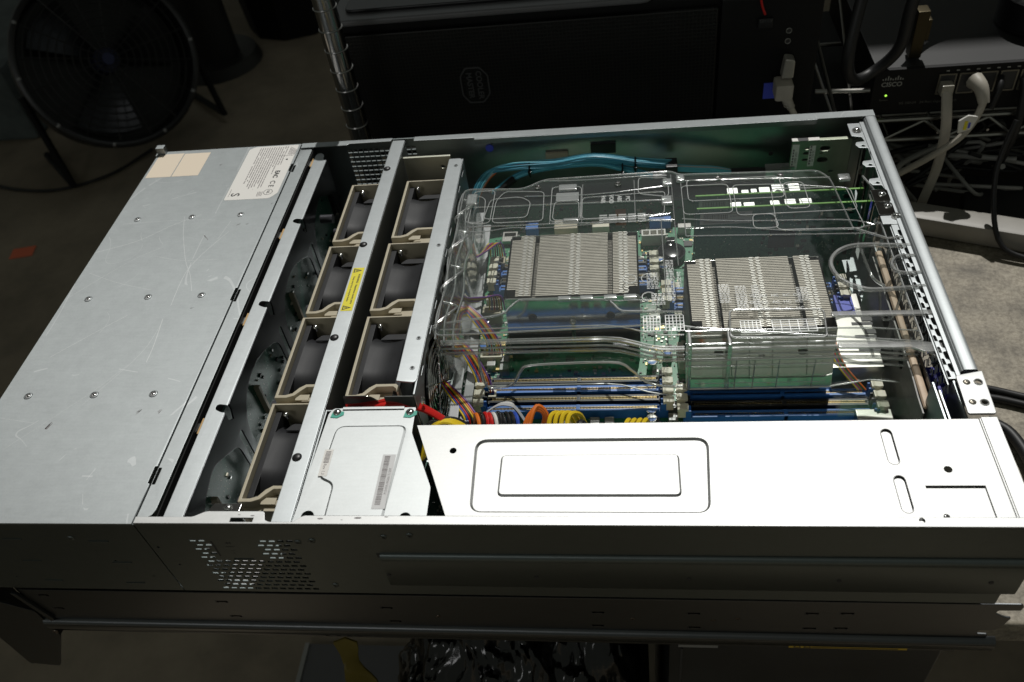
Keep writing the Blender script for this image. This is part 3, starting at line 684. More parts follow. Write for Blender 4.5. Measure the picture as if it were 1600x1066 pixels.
pd = thing('power_distribution_cover', 'small grey steel cover with a pressed outline, two barcode stickers and teal marked screws', 'cover', (300, 48, -86))
shp = [(257, 1), (342.8, 1), (342, 29), (322.6, 73), (322, 95), (263, 95), (260.5, 90)]
hol = [circ(266, 7, 4.2), circ(329, 6.5, 3.6)]
gro = fillet([(277, 2), (315, 2), (318.5, 79), (269, 79), (266.5, 36), (277, 31)], [1, 1, 6, 7, 4, 4], 6)
b = B(); b.plate(fillet(shp, [0, 0, 2, 2, 1, 3, 1]), -2.2, -1.2, hol + [gro], bev=.2); i2 = ring_step(b, gro, -1.25, -.45, 1.3); b.plate(i2, -1, -.45)
b.box(270, 93, -3.4, 314, 95.3, -.2, .3)
b.build('cover_sheet', PLAIN, pd, smooth=25)
b = B(); b.plate(rect(4, -60, 94, -1.6), 257.6, 258.6, (), 'yz'); b.plate(rect(258, -60, 322, -2), 93.2, 94, (), 'xz'); b.build('side_wall', GALV, pd, smooth=0)
for x, y in ((266.5, 91), (318.5, 90.5)):
    b = B(); b.m(CHROME).screw((x, y, -1), 3.0, h=1.6); b.m(TEAL).plate([(x - 4, y - 4.5), (x + 1, y - 5), (x + 5.2, y - 2.4), (x + 5, y + .6), (x - 3, y + 1)], -1.15, -.8); b.build('screw', CHROME, pd)
b = B(); b.m(LABEL).plate(rect(265.8, 37, 271.8, 58.5), -.4, -.3); b.m(INKG)
for k in range(9): b.plate(rect(267, 47.5 + k * 1.1, 270.6, 48.1 + k * 1.1), -.28, -.24)
b.text('Rev 1.3', 2.9, TR(268.6, 42.4, -.26), align='CENTER'); b.build('revision_sticker', LABEL, pd, smooth=0)
b = B(); b.m(mat('silver_label', (.66, .66, .66), .5)).plate(rect(306.6, 12, 315.4, 54), -.4, -.3); b.m(INKG)
random.seed(9); y = 15
while y < 52: l = random.choice([.3, .5, .8]); b.plate(rect(308.2, y, 311.8, y + l), -.28, -.24); y += l + random.choice([.35, .5])
b.text('P1347A1953B1T1207', 2.3, TR(313.6, 33, -.26, math.pi / 2)); b.build('barcode_sticker', LABEL, pd, smooth=0)
# board seen in the wedge between the two covers
b = B(); b.m(PCBD).box(325, 4, -40, 362, 76, -38.4); random.seed(4)
for k in range(60): x = random.uniform(327, 350); y = random.uniform(6, 70); b.m(random.choice([CHROME, BLACK, INKG, CREAM])).box(x, y, -38.4, x + random.uniform(.8, 2), y + random.uniform(.8, 2), -37 + random.random())
b.build('power_board', PCBD, pd, smooth=0)

# ------------------------------------------------------------------ motherboard
mb = thing('motherboard', 'green server circuit board with memory sockets under the clear duct', 'circuit board', (490, 250, -80))
Z0 = -78
b = B(); b.box(328, 84, Z0 - 1.6, 656, 420, Z0); b.build('board', PCB, mb, smooth=0)
def dimm(x0, x1, y, blue):
    mt = BLUE if blue else BLACK
    b = B(); b.m(mt); b.box(x0 + 3, y - 3.2, Z0, x1 - 3, y - .9, Z0 + 9.5, .3); b.box(x0 + 3, y + .9, Z0, x1 - 3, y + 3.2, Z0 + 9.5, .3); b.box(x0 + 3, y - 3, Z0, x1 - 3, y + 3, Z0 + 5)
    xm = x0 + (x1 - x0) * .53; b.box(xm - 1.5, y - 3.2, Z0, xm + 1.5, y + 3.2, Z0 + 9.8, .2)
    for x in (x0, x1): b.m(mt).box(x - 3.6, y - 3.3, Z0, x + 3.6, y + 3.3, Z0 + 8, .4); b.box(x - 2, y - 3.2, Z0 + 8, x + 2, y - 1.8, Z0 + 16, .3); b.box(x - 2, y + 1.8, Z0 + 8, x + 2, y + 3.2, Z0 + 16, .3)
    b.m(CREAM)
    for k in range(0): pass
    o = b.build('memory_socket', mt, mb)
    g = B().m(mat_gold)
    x = x0 + 5
    while x < x1 - 5:
        g.box(x, y - .95, Z0 + 7.5, x + .5, y - .55, Z0 + 9.4); g.box(x, y + .55, Z0 + 7.5, x + .5, y + .95, Z0 + 9.4); x += 1.1
    g.build('contacts', mat_gold, o, smooth=0)
    for x, sgn in ((x0 - 4, -1), (x1 + 4, 1)):
        l = B(); l.plate(fillet([(x - 4, Z0 + 8), (x + 3.5, Z0 + 8), (x + 3, Z0 + 17), (x - 3.2, Z0 + 19)], .8), y - 2.6, y + 2.6, (), 'xz', bev=.4); l.plate(fillet([(x - 4.2, y - 3.4), (x - 1.6, y - 2.6), (x + 1, y - 3.4), (x + 4, y - 2.8), (x + 4, y + 2.8), (x + 1, y + 3.4), (x - 1.6, y + 2.6), (x - 4.2, y + 3.4)], .4), Z0 + 15.5, Z0 + 18.5, bev=.3)
        l.build('latch', CREAM, o)
mat_gold = mat('contact_gold', (.55, .42, .2), .3, 1)
for i, y in enumerate((148.5, 158.3, 168.1, 177.9)): dimm(355, 493, y, i % 2 == 0)
for i, y in enumerate((141, 150.8, 160.6)): dimm(511, 645, y, i % 2 == 0)
for i, y in enumerate((290, 300, 310, 320)): dimm(352, 488, y, i % 2 == 0)
for i, y in enumerate((260, 269.8, 279.6)): dimm(505, 641, y, i % 2 == 0)
# electrolytic capacitors
CAPT = mat('cap_top', (.62, .66, .68), .3, .9)
for x, y in ((484, 146), (484, 138), (345, 248), (347, 219), (661 - 8, 180), (650, 190), (500, 312), (497, 322), (480, 322), (636, 182), (625, 186), (486, 196), (499, 206)):
    b = B(); b.m(BLACK).cyl((x, y, Z0), (x, y, Z0 + 1), 4.4); b.m(SILVER).cyl((x, y, Z0 + 1), (x, y, Z0 + 9), 3.8); b.dome((x, y, Z0 + 9), 3.8, .3); b.m(BLUE).plate([(x + 3.3 * math.cos(a), y + 3.3 * math.sin(a)) for a in [math.pi * k / 8 + math.pi for k in range(9)]], Z0 + 9.32, Z0 + 9.4); b.build('capacitor', SILVER, mb)
# chokes, connectors
GREYK = mat('grey_choke', (.30, .30, .30), .4, .4)
for x, y in [(430, 137), (441, 137), (452, 137), (420, 137), (500, 140), (500, 152), (355, 200), (355, 210), (366, 204), (366, 195), (618, 262)]:
    b = B(); b.box(x - 3.6, y - 3.6, Z0, x + 3.6, y + 3.6, Z0 + 8, .6); b.build('choke', GREYK, mb)
def header(x, y, w, d, h, mt=CREAM, cells=0):
    b = B().m(mt); b.plate(rect(x, y, x + w, y + d), Z0, Z0 + h, [rect(x + 1.4 + (w - 1.4) * k / max(cells, 1), y + 1.4, x + (w - 1.4) * (k + 1) / max(cells, 1), y + d - 1.4) for k in range(max(cells, 1))]); b.box(x + .4, y + .4, Z0, x + w - .4, y + d - .4, Z0 + h * .5); b.build('header', mt, mb, smooth=0)
header(338, 118, 17, 8, 11); header(341, 160, 22, 7, 11); header(346, 203, 18, 7, 11); header(343, 252, 16, 9, 14, BEIGE); header(343, 318, 14, 10, 14, BEIGE); header(468, 112, 22, 12, 12, WHITEP, 3); header(482, 352, 22, 9, 12, WHITEP, 3)
header(344, 272, 12, 6, 11, CREAM); header(620, 236, 14, 7, 8, CREAM); header(507, 252, 6, 40, 7, CREAM, 4); header(507, 190, 5, 30, 6, CREAM, 3); header(398, 348, 18, 10, 10, CREAM); header(350, 360, 14, 14, 6, SILVER)
for k, y in enumerate((182, 196, 210, 224)): b = B().m(mat_gold).box(356, y, Z0, 364, y + 5, Z0 + 3, .3); b.build('pad', mat_gold, mb)
# coin cell
b = B(); b.m(BLACKG).cyl((508, 334, Z0), (508, 334, Z0 + 7), 13, 24); b.m(BLACKG).dome((508, 334, Z0 + 7), 11.4, 1.6, 24); b.box(504, 343, Z0, 512, 349, Z0 + 12, .6); b.m(CHROME).box(506, 340, Z0 + 7, 509, 346, Z0 + 9.6, .3); b.build('coin_cell_holder', BLACKG, mb)
for x, y, w_, d_, h_, mt in ((400, 368, 22, 14, 12, BEIGE), (372, 372, 12, 12, 10, BLUE), (436, 372, 16, 10, 9, CREAM), (458, 384, 10, 8, 14, mat('orange_part', (.5, .18, .05), .5)), (490, 376, 20, 8, 11, BLUE), (516, 366, 12, 6, 9, WHITEP), (340, 388, 10, 10, 8, SILVER), (536, 368, 18, 8, 14, BEIGE), (562, 372, 16, 8, 14, BEIGE)):
    b = B(); b.box(x, y, Z0, x + w_, y + d_, Z0 + h_, .5); b.build('connector', mt, mb)
# silk screen outlines and stickers
SILK = mat('silk_screen', (.62, .66, .60), .5); b = B().m(SILK); random.seed(21)
for (x, y, w_, h_) in ((484, 288, 14, 16), (500, 280, 8, 24), (484, 262, 16, 10), (484, 244, 10, 13), (497, 244, 9, 13), (480, 228, 9, 12), (491, 228, 13, 12), (480, 212, 26, 10)):
    b.plate(rect(x, y, x + w_, y + h_), Z0 + .05, Z0 + .15, [rect(x + .6, y + .6, x + w_ - .6, y + h_ - .6)])
    if random.random() < .6:
        for k in range(int(h_ / 1.6)): b.box(x + 1, y + 1 + k * 1.5, Z0 + .05, x + w_ - 1 - random.random() * 3, y + 1.6 + k * 1.5, Z0 + .15)
for x, y in ((490, 262), (487, 300)): b.plate(circ(x, y, 6, 18), Z0 + .16, Z0 + .2, [circ(x, y, 5.4, 18)])
b.plate(rect(501, 262, 507, 284), Z0 + .2, Z0 + .4); b.plate(rect(486, 256, 500, 266), Z0 + .2, Z0 + .4)
for k in range(70):
    x = random.uniform(332, 652); y = random.uniform(90, 415); w_ = random.uniform(2, 7); h_ = random.uniform(2, 6)
    b.plate(rect(x, y, x + w_, y + h_), Z0 + .05, Z0 + .12, [rect(x + .35, y + .35, x + w_ - .35, y + h_ - .35)])
b.build('silk_screen', SILK, mb, smooth=0)
b = B(); random.seed(31)
for k in range(2300):
    x = random.uniform(331, 652); y = random.uniform(88, 416)
    if random.random() < .3: x = random.choice([random.uniform(478, 510), random.uniform(340, 372)])
    b.m(random.choice([BLACK, CREAM, INKG, SILVER, SILVER, mat_gold, BLACK])); l, d = random.choice([(1.6, .8), (.8, 1.6), (2, 1.2), (1.2, 2), (3, 2.6)]); b.box(x, y, Z0, x + l, y + d, Z0 + random.uniform(.5, 1.2))
for k in range(40):
    x = random.uniform(335, 650); y = random.uniform(95, 410); s_ = random.uniform(4, 9); b.m(BLACK).box(x, y, Z0, x + s_, y + s_, Z0 + 1.3)
b.build('surface_mount_parts', None, mb, smooth=0, weld=False, recalc=False, props={'kind': 'stuff'})
# chipset under the far duct, IO stacks
b = B(); b.m(SILVER).box(618, 170, Z0, 655, 226, Z0 + 26, .8); b.m(BLACK)
for y in (186, 200, 214): b.box(640, y, Z0 + 26, 655.5, y + 3, Z0 + 26.3); b.box(648, y + 4, Z0 + 24, 656, y + 9, Z0 + 26.6)
b.build('network_port_block', SILVER, mb)
b = B(); b.m(SILVER).box(630, 120, Z0, 655, 140, Z0 + 14, .8); b.build('usb_port_block', SILVER, mb)
b = B(); b.m(BLUE2).box(636, 232, Z0, 650, 262, Z0 + 14, .6); b.m(SILVER).box(648, 230, Z0, 655, 264, Z0 + 13, .5); b.build('video_port', BLUE2, mb)
b = B()
for k in range(12): b.box(606, 172 + k * 4, Z0, 622, 172.7 + k * 4, Z0 + 20)
b.box(606, 170, Z0, 622, 220, Z0 + 3); b.build('small_heatsink', SILVER, mb, smooth=0)

# ------------------------------------------------------------------ CPU heatsinks
def heatsink(x0, x1, y0, y1, label, nm):
    t = thing('cpu_heatsink', label, 'heatsink', ((x0 + x1) / 2, (y0 + y1) / 2, Z0), 'finned processor heatsinks')
    W = x1 - x0; zt = -12; zb = -66
    n = int((y1 - y0 - 2) / 1.95)
    gaps = [(.19, .225), (.775, .815)]
    b = B(); rnd = random.Random(nm)
    for i in range(n):
        y = y0 + 2.2 + i * 1.95
        cut = i < 4 or i > n - 4
        a, c = (x0 + (W * .07 if cut else 0), x1 - (W * .09 if cut else 0))
        segs = [(a, x0 + W * gaps[0][0]), (x0 + W * gaps[0][1], x0 + W * gaps[1][0]), (x0 + W * gaps[1][1], c)]
        b.m(FIN).box(a, y, zb, c, y + .35, zt - 7)
        for s0, s1 in segs: b.box(s0, y, zt - 7.1, s1, y + .35, zt)
        for s0, s1 in segs: dz = rnd.uniform(-.03, .03); b.quad((s0, y + .3, zt + dz), (s1, y + .3, zt - dz), (s1, y + 1.25, zt - .1 - dz), (s0, y + 1.25, zt - .1 + dz))
    b.build('fin_stack', FIN, t, smooth=0, weld=False, recalc=False)
    b = B(); rnd = random.Random(nm + 1)
    for i in range(n):
        y = y0 + 2.2 + i * 1.95
        for f in (.095, .14, .475, .525, .86, .90):
            xx = x0 + W * f + (.6 if i % 2 else 0); b.box(xx, y + .25, zt - .1, xx + 2.9, y + 1.1, zt + .3)
    b.build('crimp_tabs', TAB, t, smooth=0, weld=False, props=None)
    b = B(); tl = 13 if nm == 2 else 5; b.loft([[(x, y0 - tl, zb + 2) for x in (x0 - 1.5, x1 + 1.5)], [(x, y0 - tl * .35, -34) for x in (x0 - 1.5, x1 + 1.5)], [(x, y0, zt - 1.2) for x in (x0 - 1.5, x1 + 1.5)], [(x, y0 + 1.2, zt - 1.2) for x in (x0 - 1.5, x1 + 1.5)], [(x, y0 + 1.2 - tl, zb + 2) for x in (x0 - 1.5, x1 + 1.5)]])
    b.build('side_plate', NICKEL, t)
    b = B(); b.box(x0 - 1.5, y1 - .2, zb + 2, x1 + 1.5, y1 + .8, zt - 2, .2); b.build('side_plate', NICKEL, t)
    b = B(); b.box(x0 - 1, y0 - 6, Z0 + 2, x1 + 1, y1 + 6, zb); b.build('base_block', mat('base_block', (.45, .42, .38), .25, 1), t, smooth=0)
    b = B()
    for xx in (x0 - 1.6, x1 + .4): b.plate([(y0 + 1, zb + 2), (y0 + 1, zt - 4)] + [q for i in range(n) for q in ((y0 + 1.4 + i * 1.95, zt + .4), (y0 + 2.6 + i * 1.95, zt - 2))][:2 * n - 2] + [(y1 - 1, zt - 4), (y1 - 1, zb + 2)], xx, xx + 1, (), 'yz')
    b.build('end_comb', mat('dark_comb', (.06, .06, .06), .4, .7), t, smooth=0)
    for fx in (.19, .79):
        for zc in (-32,): b = B(); b.m(mat_dsc); b.cyl((x0 + W * fx, y0 - tl * .35 - .3, zc), (x0 + W * fx, y0, zc), 3.4, 16); b.m(BLACK).screw((x0 + W * fx, y0 - tl * .35 - .3, zc), 2.2, (0, -1, 0), .4); b.build('screw', mat_dsc, t)
    b = B(); b.m(CHROME).cyl((x0 + W * .5, y0 - 4, -60), (x0 + W * .5, y0 - 4, -36), 1.6, 10); b.dome((x0 + W * .5, y0 - 4, -36), 2.8, 2); b.build('spring_screw', CHROME, t)
    return t
mat_dsc = mat('dim_screw', (.12, .10, .08), .3, 1)
heatsink(373, 476, 214, 293, 'finned metal heatsink on the fan side, left of the round black coin battery holder', 1)
heatsink(515, 615, 173, 253, 'finned metal heatsink on the rear side, in front of the two green expansion cards', 2)

# ------------------------------------------------------------------ expansion cards
def card(y, x0, x1, label):
    t = thing('expansion_card', label, 'expansion card', ((x0 + x1) / 2, y, -74), 'green expansion cards')
    b = B(); b.plate(rect(x0, -76, x1, -14), y - .8, y + .8, (), 'xz'); b.build('board', PCBD, t, smooth=0)
    b = B(); b.box(x0, y - .85, -14, x1 + 4, y + .85, -13.2); b.build('board_edge', PCBE, t, smooth=0)
    b = B(); b.m(mat('dim_label', (.50, .50, .47), .5)).plate(rect(x0 + 3, -30, x0 + 46, -17.5), y - 1.2, y - .9, (), 'xz'); b.m(INKG)
    rnd = random.Random(int(y)); x = x0 + 6
    while x < x0 + 26: l = rnd.choice([.4, .7, 1]); b.plate(rect(x, -24.5, x + l, -20), y - 1.35, y - 1.25, (), 'xz'); x += l + .6
    for zz in (-19.4, -26.5, -28.3): b.plate(rect(x0 + 6, zz, x0 + 40, zz + .7), y - 1.35, y - 1.25, (), 'xz')
    b.text('ELECTRONIC', 2.4, MX(x0 + 35, y - 1.3, -22)); b.build('label', LABEL, t, smooth=0)
    b = B().m(mat('card_print', (.20, .30, .24), .5))
    for (tx, x, z, s_) in (('CE', x1 - 22, -33, 7), ('C', x1 - 30, -22, 7), ('FC', x1 - 8, -33, 6), ('9', x1 - 26, -47, 8), ('(A)', x1 - 27, -57, 7), ('UL', x1 - 8, -52, 6), ('G27VJ', x1 - 52, -40, 4), ('2204 . .', x1 - 20, -40, 3)): b.text(tx, s_, MX(x, y - 1, z))
    b.build('printing', INK, t, smooth=0)
    b = B(); rnd = random.Random(5 + int(y))
    for k in range(46): x = rnd.uniform(x0 + 50, x1 - 6); z = rnd.uniform(-72, -20); b.m(rnd.choice([BLACK, BLACK, INKG, CREAM])).box(x, y - 2, z, x + rnd.uniform(1, 5), y - .8, z + rnd.uniform(.8, 3))
    b.m(BLACK).box(x0 + 62, y - 2.4, -58, x0 + 84, y - .8, -38, .3)
    b.build('chips', BLACK, t, smooth=0)
    b = B(); b.plate(rect(-70, y - 8, -8, y + 2) if False else [(y - 8, -70), (y + 2, -70), (y + 2, -8), (y - 8, -8)], x1 + 4.2, x1 + 5.2, (), 'yz'); b.build('card_bracket', NICKEL, t, smooth=0)
    return t
card(320, 528, 662, 'green expansion card closer to the finned heatsink, its white sticker fully visible')
card(338, 528, 660, 'green expansion card farther from the finned heatsinks, beside the grey drilled metal plate')
# bright card retainer between the cards
rt = thing('slotted_card_retainer', 'bright slotted metal strip beside the far green card under the clear duct', 'bracket', (585, 350, -30))
b = B()
for x0, x1, y0, y1 in ((556, 565, 345, 354), (568, 574, 343, 350), (576, 581, 346, 351), (583, 592, 345, 353), (594, 604, 345, 356), (608, 617, 345, 356), (557, 566, 326, 333), (568, 577, 326, 332), (590, 598, 326, 333), (602, 611, 326, 334), (614, 624, 326, 334)):
    b.plate(fillet([(x0, y0), (x1, y0), (x1, y1), (x0, y1)], .8), -19, -18, bev=.2)
for (x0, y0, x1, y1) in ((554, 343, 618, 345), (556, 324.6, 626, 326.2)): b.box(x0, y0, -20, x1, y1, -18.2)
b.build('tab_strip', mat('bright_strip', (.9, .9, .88), .4, .9), rt)
b = B(); b.box(556, 341.5, -60, 620, 342.6, -20); b.box(552, 340.6, -70, 626, 341.6, -60); b.build('foot', BLACK, rt, smooth=0)

# drilled plate at the far rear (battery bracket)
dp = thing('drilled_metal_plate', 'grey green upright metal plate with oval holes at the far rear corner', 'metal plate', (648, 411, -80))
hol = [slot(647, -21, 651, -21, 2.6), slot(646, -33, 650, -33, 2.8), slot(632, -20, 634, -20, 1.2), slot(631.5, -25, 634, -25, 1.4), slot(631, -32, 634, -32, 1.2), slot(645, -26, 647, -26, .7), slot(634, -45, 642, -45, 1.3), slot(645, -47, 647, -47, 1.3), slot(656, -46, 658, -46, 1.2), slot(645, -67, 650, -67, 1.2)]
b = B(); b.plate(rect(619, -80, 671.5, -12), 410.6, 411.8, hol, 'xz', bev=.15); b.box(619, 410, -12.4, 671, 414, -11.4, .2); b.build('plate', mat('cadmium_plate', (.33, .36, .28), .38, .75, noise=.1, nscale=90), dp)
for x0, x1, z0, z1, tx in ((619.8, 626, -42, -15, '1307 8802'), (635, 640.5, -39, -17, '20-002-02')):
    b = B(); b.m(LABEL).plate(rect(x0, z0, x1, z1), 410.2, 410.5, (), 'xz'); b.m(INKG)
    b.text(tx, 3.0, Matrix.Translation(((x0 + x1) / 2 + .8, 410.1, (z0 + z1) / 2)) @ Matrix.Rotation(math.pi / 2, 4, 'X') @ Matrix.Rotation(-math.pi / 2, 4, 'Z'))
    for k in range(7): b.plate(rect(x0 + .8, z0 + 2 + k * 3, x0 + 2.2, z0 + 4 + k * 3), 410.0, 410.15, (), 'xz')
    b.build('sticker', LABEL, dp, smooth=0)
b = B(); b.m(LABEL).box(619, 409.8, -11.3, 624, 414.5, -10.9); b.m(BLACK).box(624.4, 409.8, -11.3, 633, 414.5, -10.9); b.m(LABEL).box(633.4, 409.8, -11.3, 643, 414.5, -10.9); b.build('edge_tape', LABEL, dp, smooth=0)
b = B(); b.plate([(671.8, -80), (671.8, -14), (680, -10), (680, -80)], 410.6, 411.8, (), 'xz'); b.build('side_wing', mat('wing_steel', (.32, .32, .30), .4, .9), dp, smooth=0)

# ------------------------------------------------------------------ SAS cables
def bundle(name, label, cat, wires, loc, wname='wire', extra=None, group=None):
    t = thing(name, label, cat, loc, group)
    for pts, r, mt in wires: b = B(); b.tube(pts, r, 7, sm=5); b.build(wname, mt, t)
    if extra: extra(t)
    return t
CY2 = mat('deep_cyan_wire', (.06, .33, .46), .35)
random.seed(8); ws = []
for k in range(12):
    u, v = (k % 4) * 2.1 - 3, (k // 4) * 2.1
    mt = (WIRE['cyan'] if k % 2 else CY2) if k not in (3, 7) else (WIRE['orange'] if k == 3 else WIRE['white'])
    j = lambda s_=1.2: random.uniform(-s_, s_)
    ws.append(([(322 + u, 385 + j(), -70), (324 + u, 398 + j(), -48 + v), (338 + u, 412, -32 + v), (362, 414 + u + j(), -26 + v + j()), (402, 414 + u * 1.1 + j(), -25 + v), (440, 413 + u * 1.1 + j(), -21 + v + j(.5)), (482, 412 + u * 1.1, -28 + v), (512, 413 + u, -33 + v + j(.5))], .80, mt))
for k in range(9):
    u, v = (k % 3) * 1.7, (k // 3) * 1.6
    ws.append(([(341 + random.uniform(-1, 1), 398 + u, -45 + v), (360, 408 + u, -37 + v), (376, 411 + u, -32 + v), (400, 413 + u, -29 + v), (440, 412 + u, -27 + v), (465, 409 + u, -32 + v), (494, 402 + u, -38 + v)], .95, (WIRE['cyan'] if k % 2 else CY2) if k != 4 else WIRE['yellow']))
for k in range(9):
    u, v = (k % 3) * 1.9, (k // 3) * 1.8
    ws.append(([(516, 410 + u, -36 + v), (532, 410 + u, -38 + v), (552, 411 + u, -41 + v), (567, 413 + u * .5, -44 + v * .6)], .95, WIRE['red'] if k == 4 else WIRE['white'] if k == 7 else WIRE['cyan']))
def ex(t):
    b = B(); b.box(506, 405, -42, 517, 420, -28, 1); b.box(494, 400, -42, 507, 410, -34, 1); b.build('connector', BLACK, t)
    b = B(); b.tube([(567, 413.5, -43), (585, 415, -44), (603, 415, -45)], 3.4, 10, sm=4); b.build('sleeve', BLACK, t)
    b = B(); b.box(598, 407, -50, 621, 418, -39, 1); b.m(SILVER).box(612, 409, -43, 624, 416, -38, .6); b.m(PCB).box(606, 404, -60, 622, 406, -42); b.build('end_plug', BLACK, t)
    for x, y, z in ((378, 413, -28), (478, 411, -28), (466, 409, -31)):
        b = B(); b.tube([(x, y + 6.2 * math.cos(a), z + 6 * math.sin(a)) for a in [k * math.pi / 8 for k in range(16)]], 1.2, 6, True, flat=(1.7, .8)); b.box(x - 1.6, y - 7.6, z - 1.6, x + 1.6, y - 5, z + 2.4, .4); b.build('cable_tie', BLACKG, t)
    b = B(); b.tube([(338, 392, -52), (352, 402, -40), (362, 409, -35)], 3.6, 8, sm=4); b.build('sleeve', BLACK, t)
bundle('data_cable_bundle', 'bundle of pale blue data cables tied with black zip ties along the far wall', 'cable bundle', ws, (430, 412, -40), 'cable', ex)

# ------------------------------------------------------------------ loom wires
random.seed(14)
def loom(x, y, n, z, r, cols, jump, spread, label, name='power_wires'):
    ws = []
    for k in range(n):
        xx = x + k * spread; a = random.uniform(-1, 1)
        ws.append(([(xx + jump[0][0], jump[0][1], jump[0][2]), (xx + a * .4, y - 5, z - 4), (xx + a, y + 4, z + random.uniform(-1, 1)), (xx + a + jump[1][0] * .5, y + 12, z - 8), (xx + a + jump[1][0], y + jump[1][1], z - jump[1][2])], r, WIRE[cols[k % len(cols)]]))
    return ws
# thick red + yellow + black runs leaving the small cover
ws = []
for k in range(5): ws.append(([(262 + k * 3, 98, -22), (276 + k * 4, 104 + k, -14 + k), (300 + k * 3, 104 + k * 1.5, -10 - k), (322 + k, 106 + k, -18 - k), (342 + k, 100, -34), (356, 84, -50)], 1.5, WIRE['red']))
bundle('red_power_cables', 'thick red power cables curving out behind the small grey cover', 'cable bundle', ws, (310, 103, -30))
ws = []
for k in range(7): ws.append(([(320 + k * .6, 80 + k, -42), (325, 92 + k * 1.2, -32 + k), (336 + k, 101 + k * 1.1, -26 - k * .6), (352 + k, 97 + k, -34 - k), (368 + k * 2, 84, -48)], 1.5, WIRE['yellow' if k < 5 else 'black']))
bundle('yellow_power_cables', 'fan of yellow power cables beside the wedge shaped gap of the covers', 'cable bundle', ws, (340, 95, -50))
cs = ['orange', 'black', 'red', 'red', 'white', 'black', 'black', 'black', 'black', 'blue']
ws = []
for k, c in enumerate(cs):
    xx = 361 + k * 3.1; ws.append(([(xx + 10, 74, -56), (xx + 3, 90, -36), (xx, 104 + (k % 3), -27 + (k % 2) * 1.5), (xx - 5, 116, -36), (xx - 9, 120, -60)], 1.45, WIRE[c]))
bundle('mixed_power_cables', 'arched row of orange, red, white, black and blue power wires', 'cable bundle', ws, (376, 100, -50))
ws = [([(392 + k, 78, -54), (394 + k * 2, 96, -28 + k), (401 + k, 108 + k, -22 + k), (408 + k, 106, -28), (398 + k * 2, 92, -50)], 1.6, WIRE['orange']) for k in range(3)]
bundle('orange_power_cables', 'looped orange power cables between the mixed wires and yellow loops', 'cable bundle', ws, (400, 100, -50))
ws = [([(412 + k * 4.3, 78, -56), (411 + k * 4.3, 92, -34), (413 + k * 4.2, 106, -25.5 - (k == 3) * 1), (421 + k * 4, 112, -33), (426 + k * 4, 114, -60)], 1.75, WIRE['yellow']) for k in range(4)] + [([(430, 78, -56), (432, 96, -34), (434, 106, -34), (440, 110, -60)], 2.6, WIRE['black'])]
bundle('yellow_wire_loops', 'four arched yellow power wires in front of the blue memory sockets', 'cable bundle', ws, (425, 100, -56))
ws = [([(462 + k * 4, 78, -60), (463 + k * 4, 96, -36), (467 + k * 4, 108, -34), (470 + k * 3.6, 116, -58)], 1.7, WIRE['yellow']) for k in range(4)]
bundle('yellow_plug_wires', 'four short yellow wires entering the white connector beyond the raised rectangle', 'cable bundle', ws, (475, 100, -60))
ws = [([(478 + k * 2, 78, -58), (486 + k * 3, 94, -36 - k), (500 + k * 3, 98, -33), (518, 90, -36), (530, 80, -56)], 1.5, WIRE[c]) for k, c in enumerate(['orange', 'red', 'orange'])]
bundle('orange_red_wires', 'orange and red wires just showing over the large bright cover', 'cable bundle', ws, (500, 92, -56))
# thin fan leads
i = 0
for (x0, y0, z0), (x1, y1, z1), lab in (((324, 160, -52), (346, 124, -66), 'thin multicoloured fan wires nearest the yellow and red power cables'), ((326, 205, -45), (350, 165, -66), 'thin multicoloured fan wires under the near corner of the clear duct'), ((326, 246, -45), (354, 207, -66), 'thin multicoloured fan wires plugged in beside the row of gold pads'), ((327, 255, -50), (352, 256, -62), 'short fan wires curving into the beige header left of the mirror polished plate'), ((328, 300, -46), (346, 328, -62), 'thin fan wires near the far end of the grey ribbon')):
    ws = []
    for k, c in enumerate(['yellow', 'blue', 'red', 'black', 'yellow', 'orange', 'purple']):
        d = k * 1.25; ws.append(([(x0 - 4 + d * .3, y0 + 8, z0 - 4), (x0 + d * .5, y0 - 4 + d * .4, z0 + 3), (x0 + (x1 - x0) * .5 + d, (y0 + y1) / 2 + d * .4, z0 - 3 + d * .3), (x1 - 3 + d * 1.4, y1 + 6, z1 + 9), (x1 - 3 + d * 1.8, y1, z1 - 2)], .75, WIRE[c]))
    bundle('fan_leads', lab, 'wires', ws, (x0, y0, z0), group='fan leads along the fan outlet wall')
# grey ribbons
t = thing('grey_ribbon_cables', 'flat grey ribbon cables lying along the fan outlet wall', 'cable', (335, 230, -60))
for dx, dz, ye in ((0, 0, 390), (8, -4, 372)):
    b = B(); rows_ = []
    for y in range(128, ye, 8):
        zz = -56 + dz + 2 * math.sin(y * .05 + dx); rows_.append([(328 + dx + q * .9 + 3 * math.sin(y * .013), y, zz + .5 * abs(math.sin(q * 1.57))) for q in range(9)])
    b.loft(rows_); b.loft([[(p[0], p[1], p[2] - .8) for p in r_] for r_ in rows_]); b.build('ribbon', GREYC, t, smooth=60)
t = thing('folded_ribbon_cable', 'pale folded ribbon cable arching over the power wires by the blue sockets', 'cable', (375, 125, -50))
for j in range(4):
    b = B(); path = [(344, 112 - j, -58 + j), (356, 122 - j, -47 + j * 1.1), (370, 132 - j * 1.2, -42 + j * 1.2), (380, 133 - j * 1.2, -42 + j), (385, 128, -46 + j), (393, 120, -52), (402, 112, -60)]
    P = smooth_path(path, 6); b.loft([[(p.x, p.y - 3, p.z), (p.x, p.y + 3, p.z - 4)] for p in P]); b.loft([[(p.x, p.y - 3, p.z - .7), (p.x, p.y + 3, p.z - 4.7)] for p in P]); b.build('ribbon', GREYC if j % 2 else WHITEP, t, smooth=60)
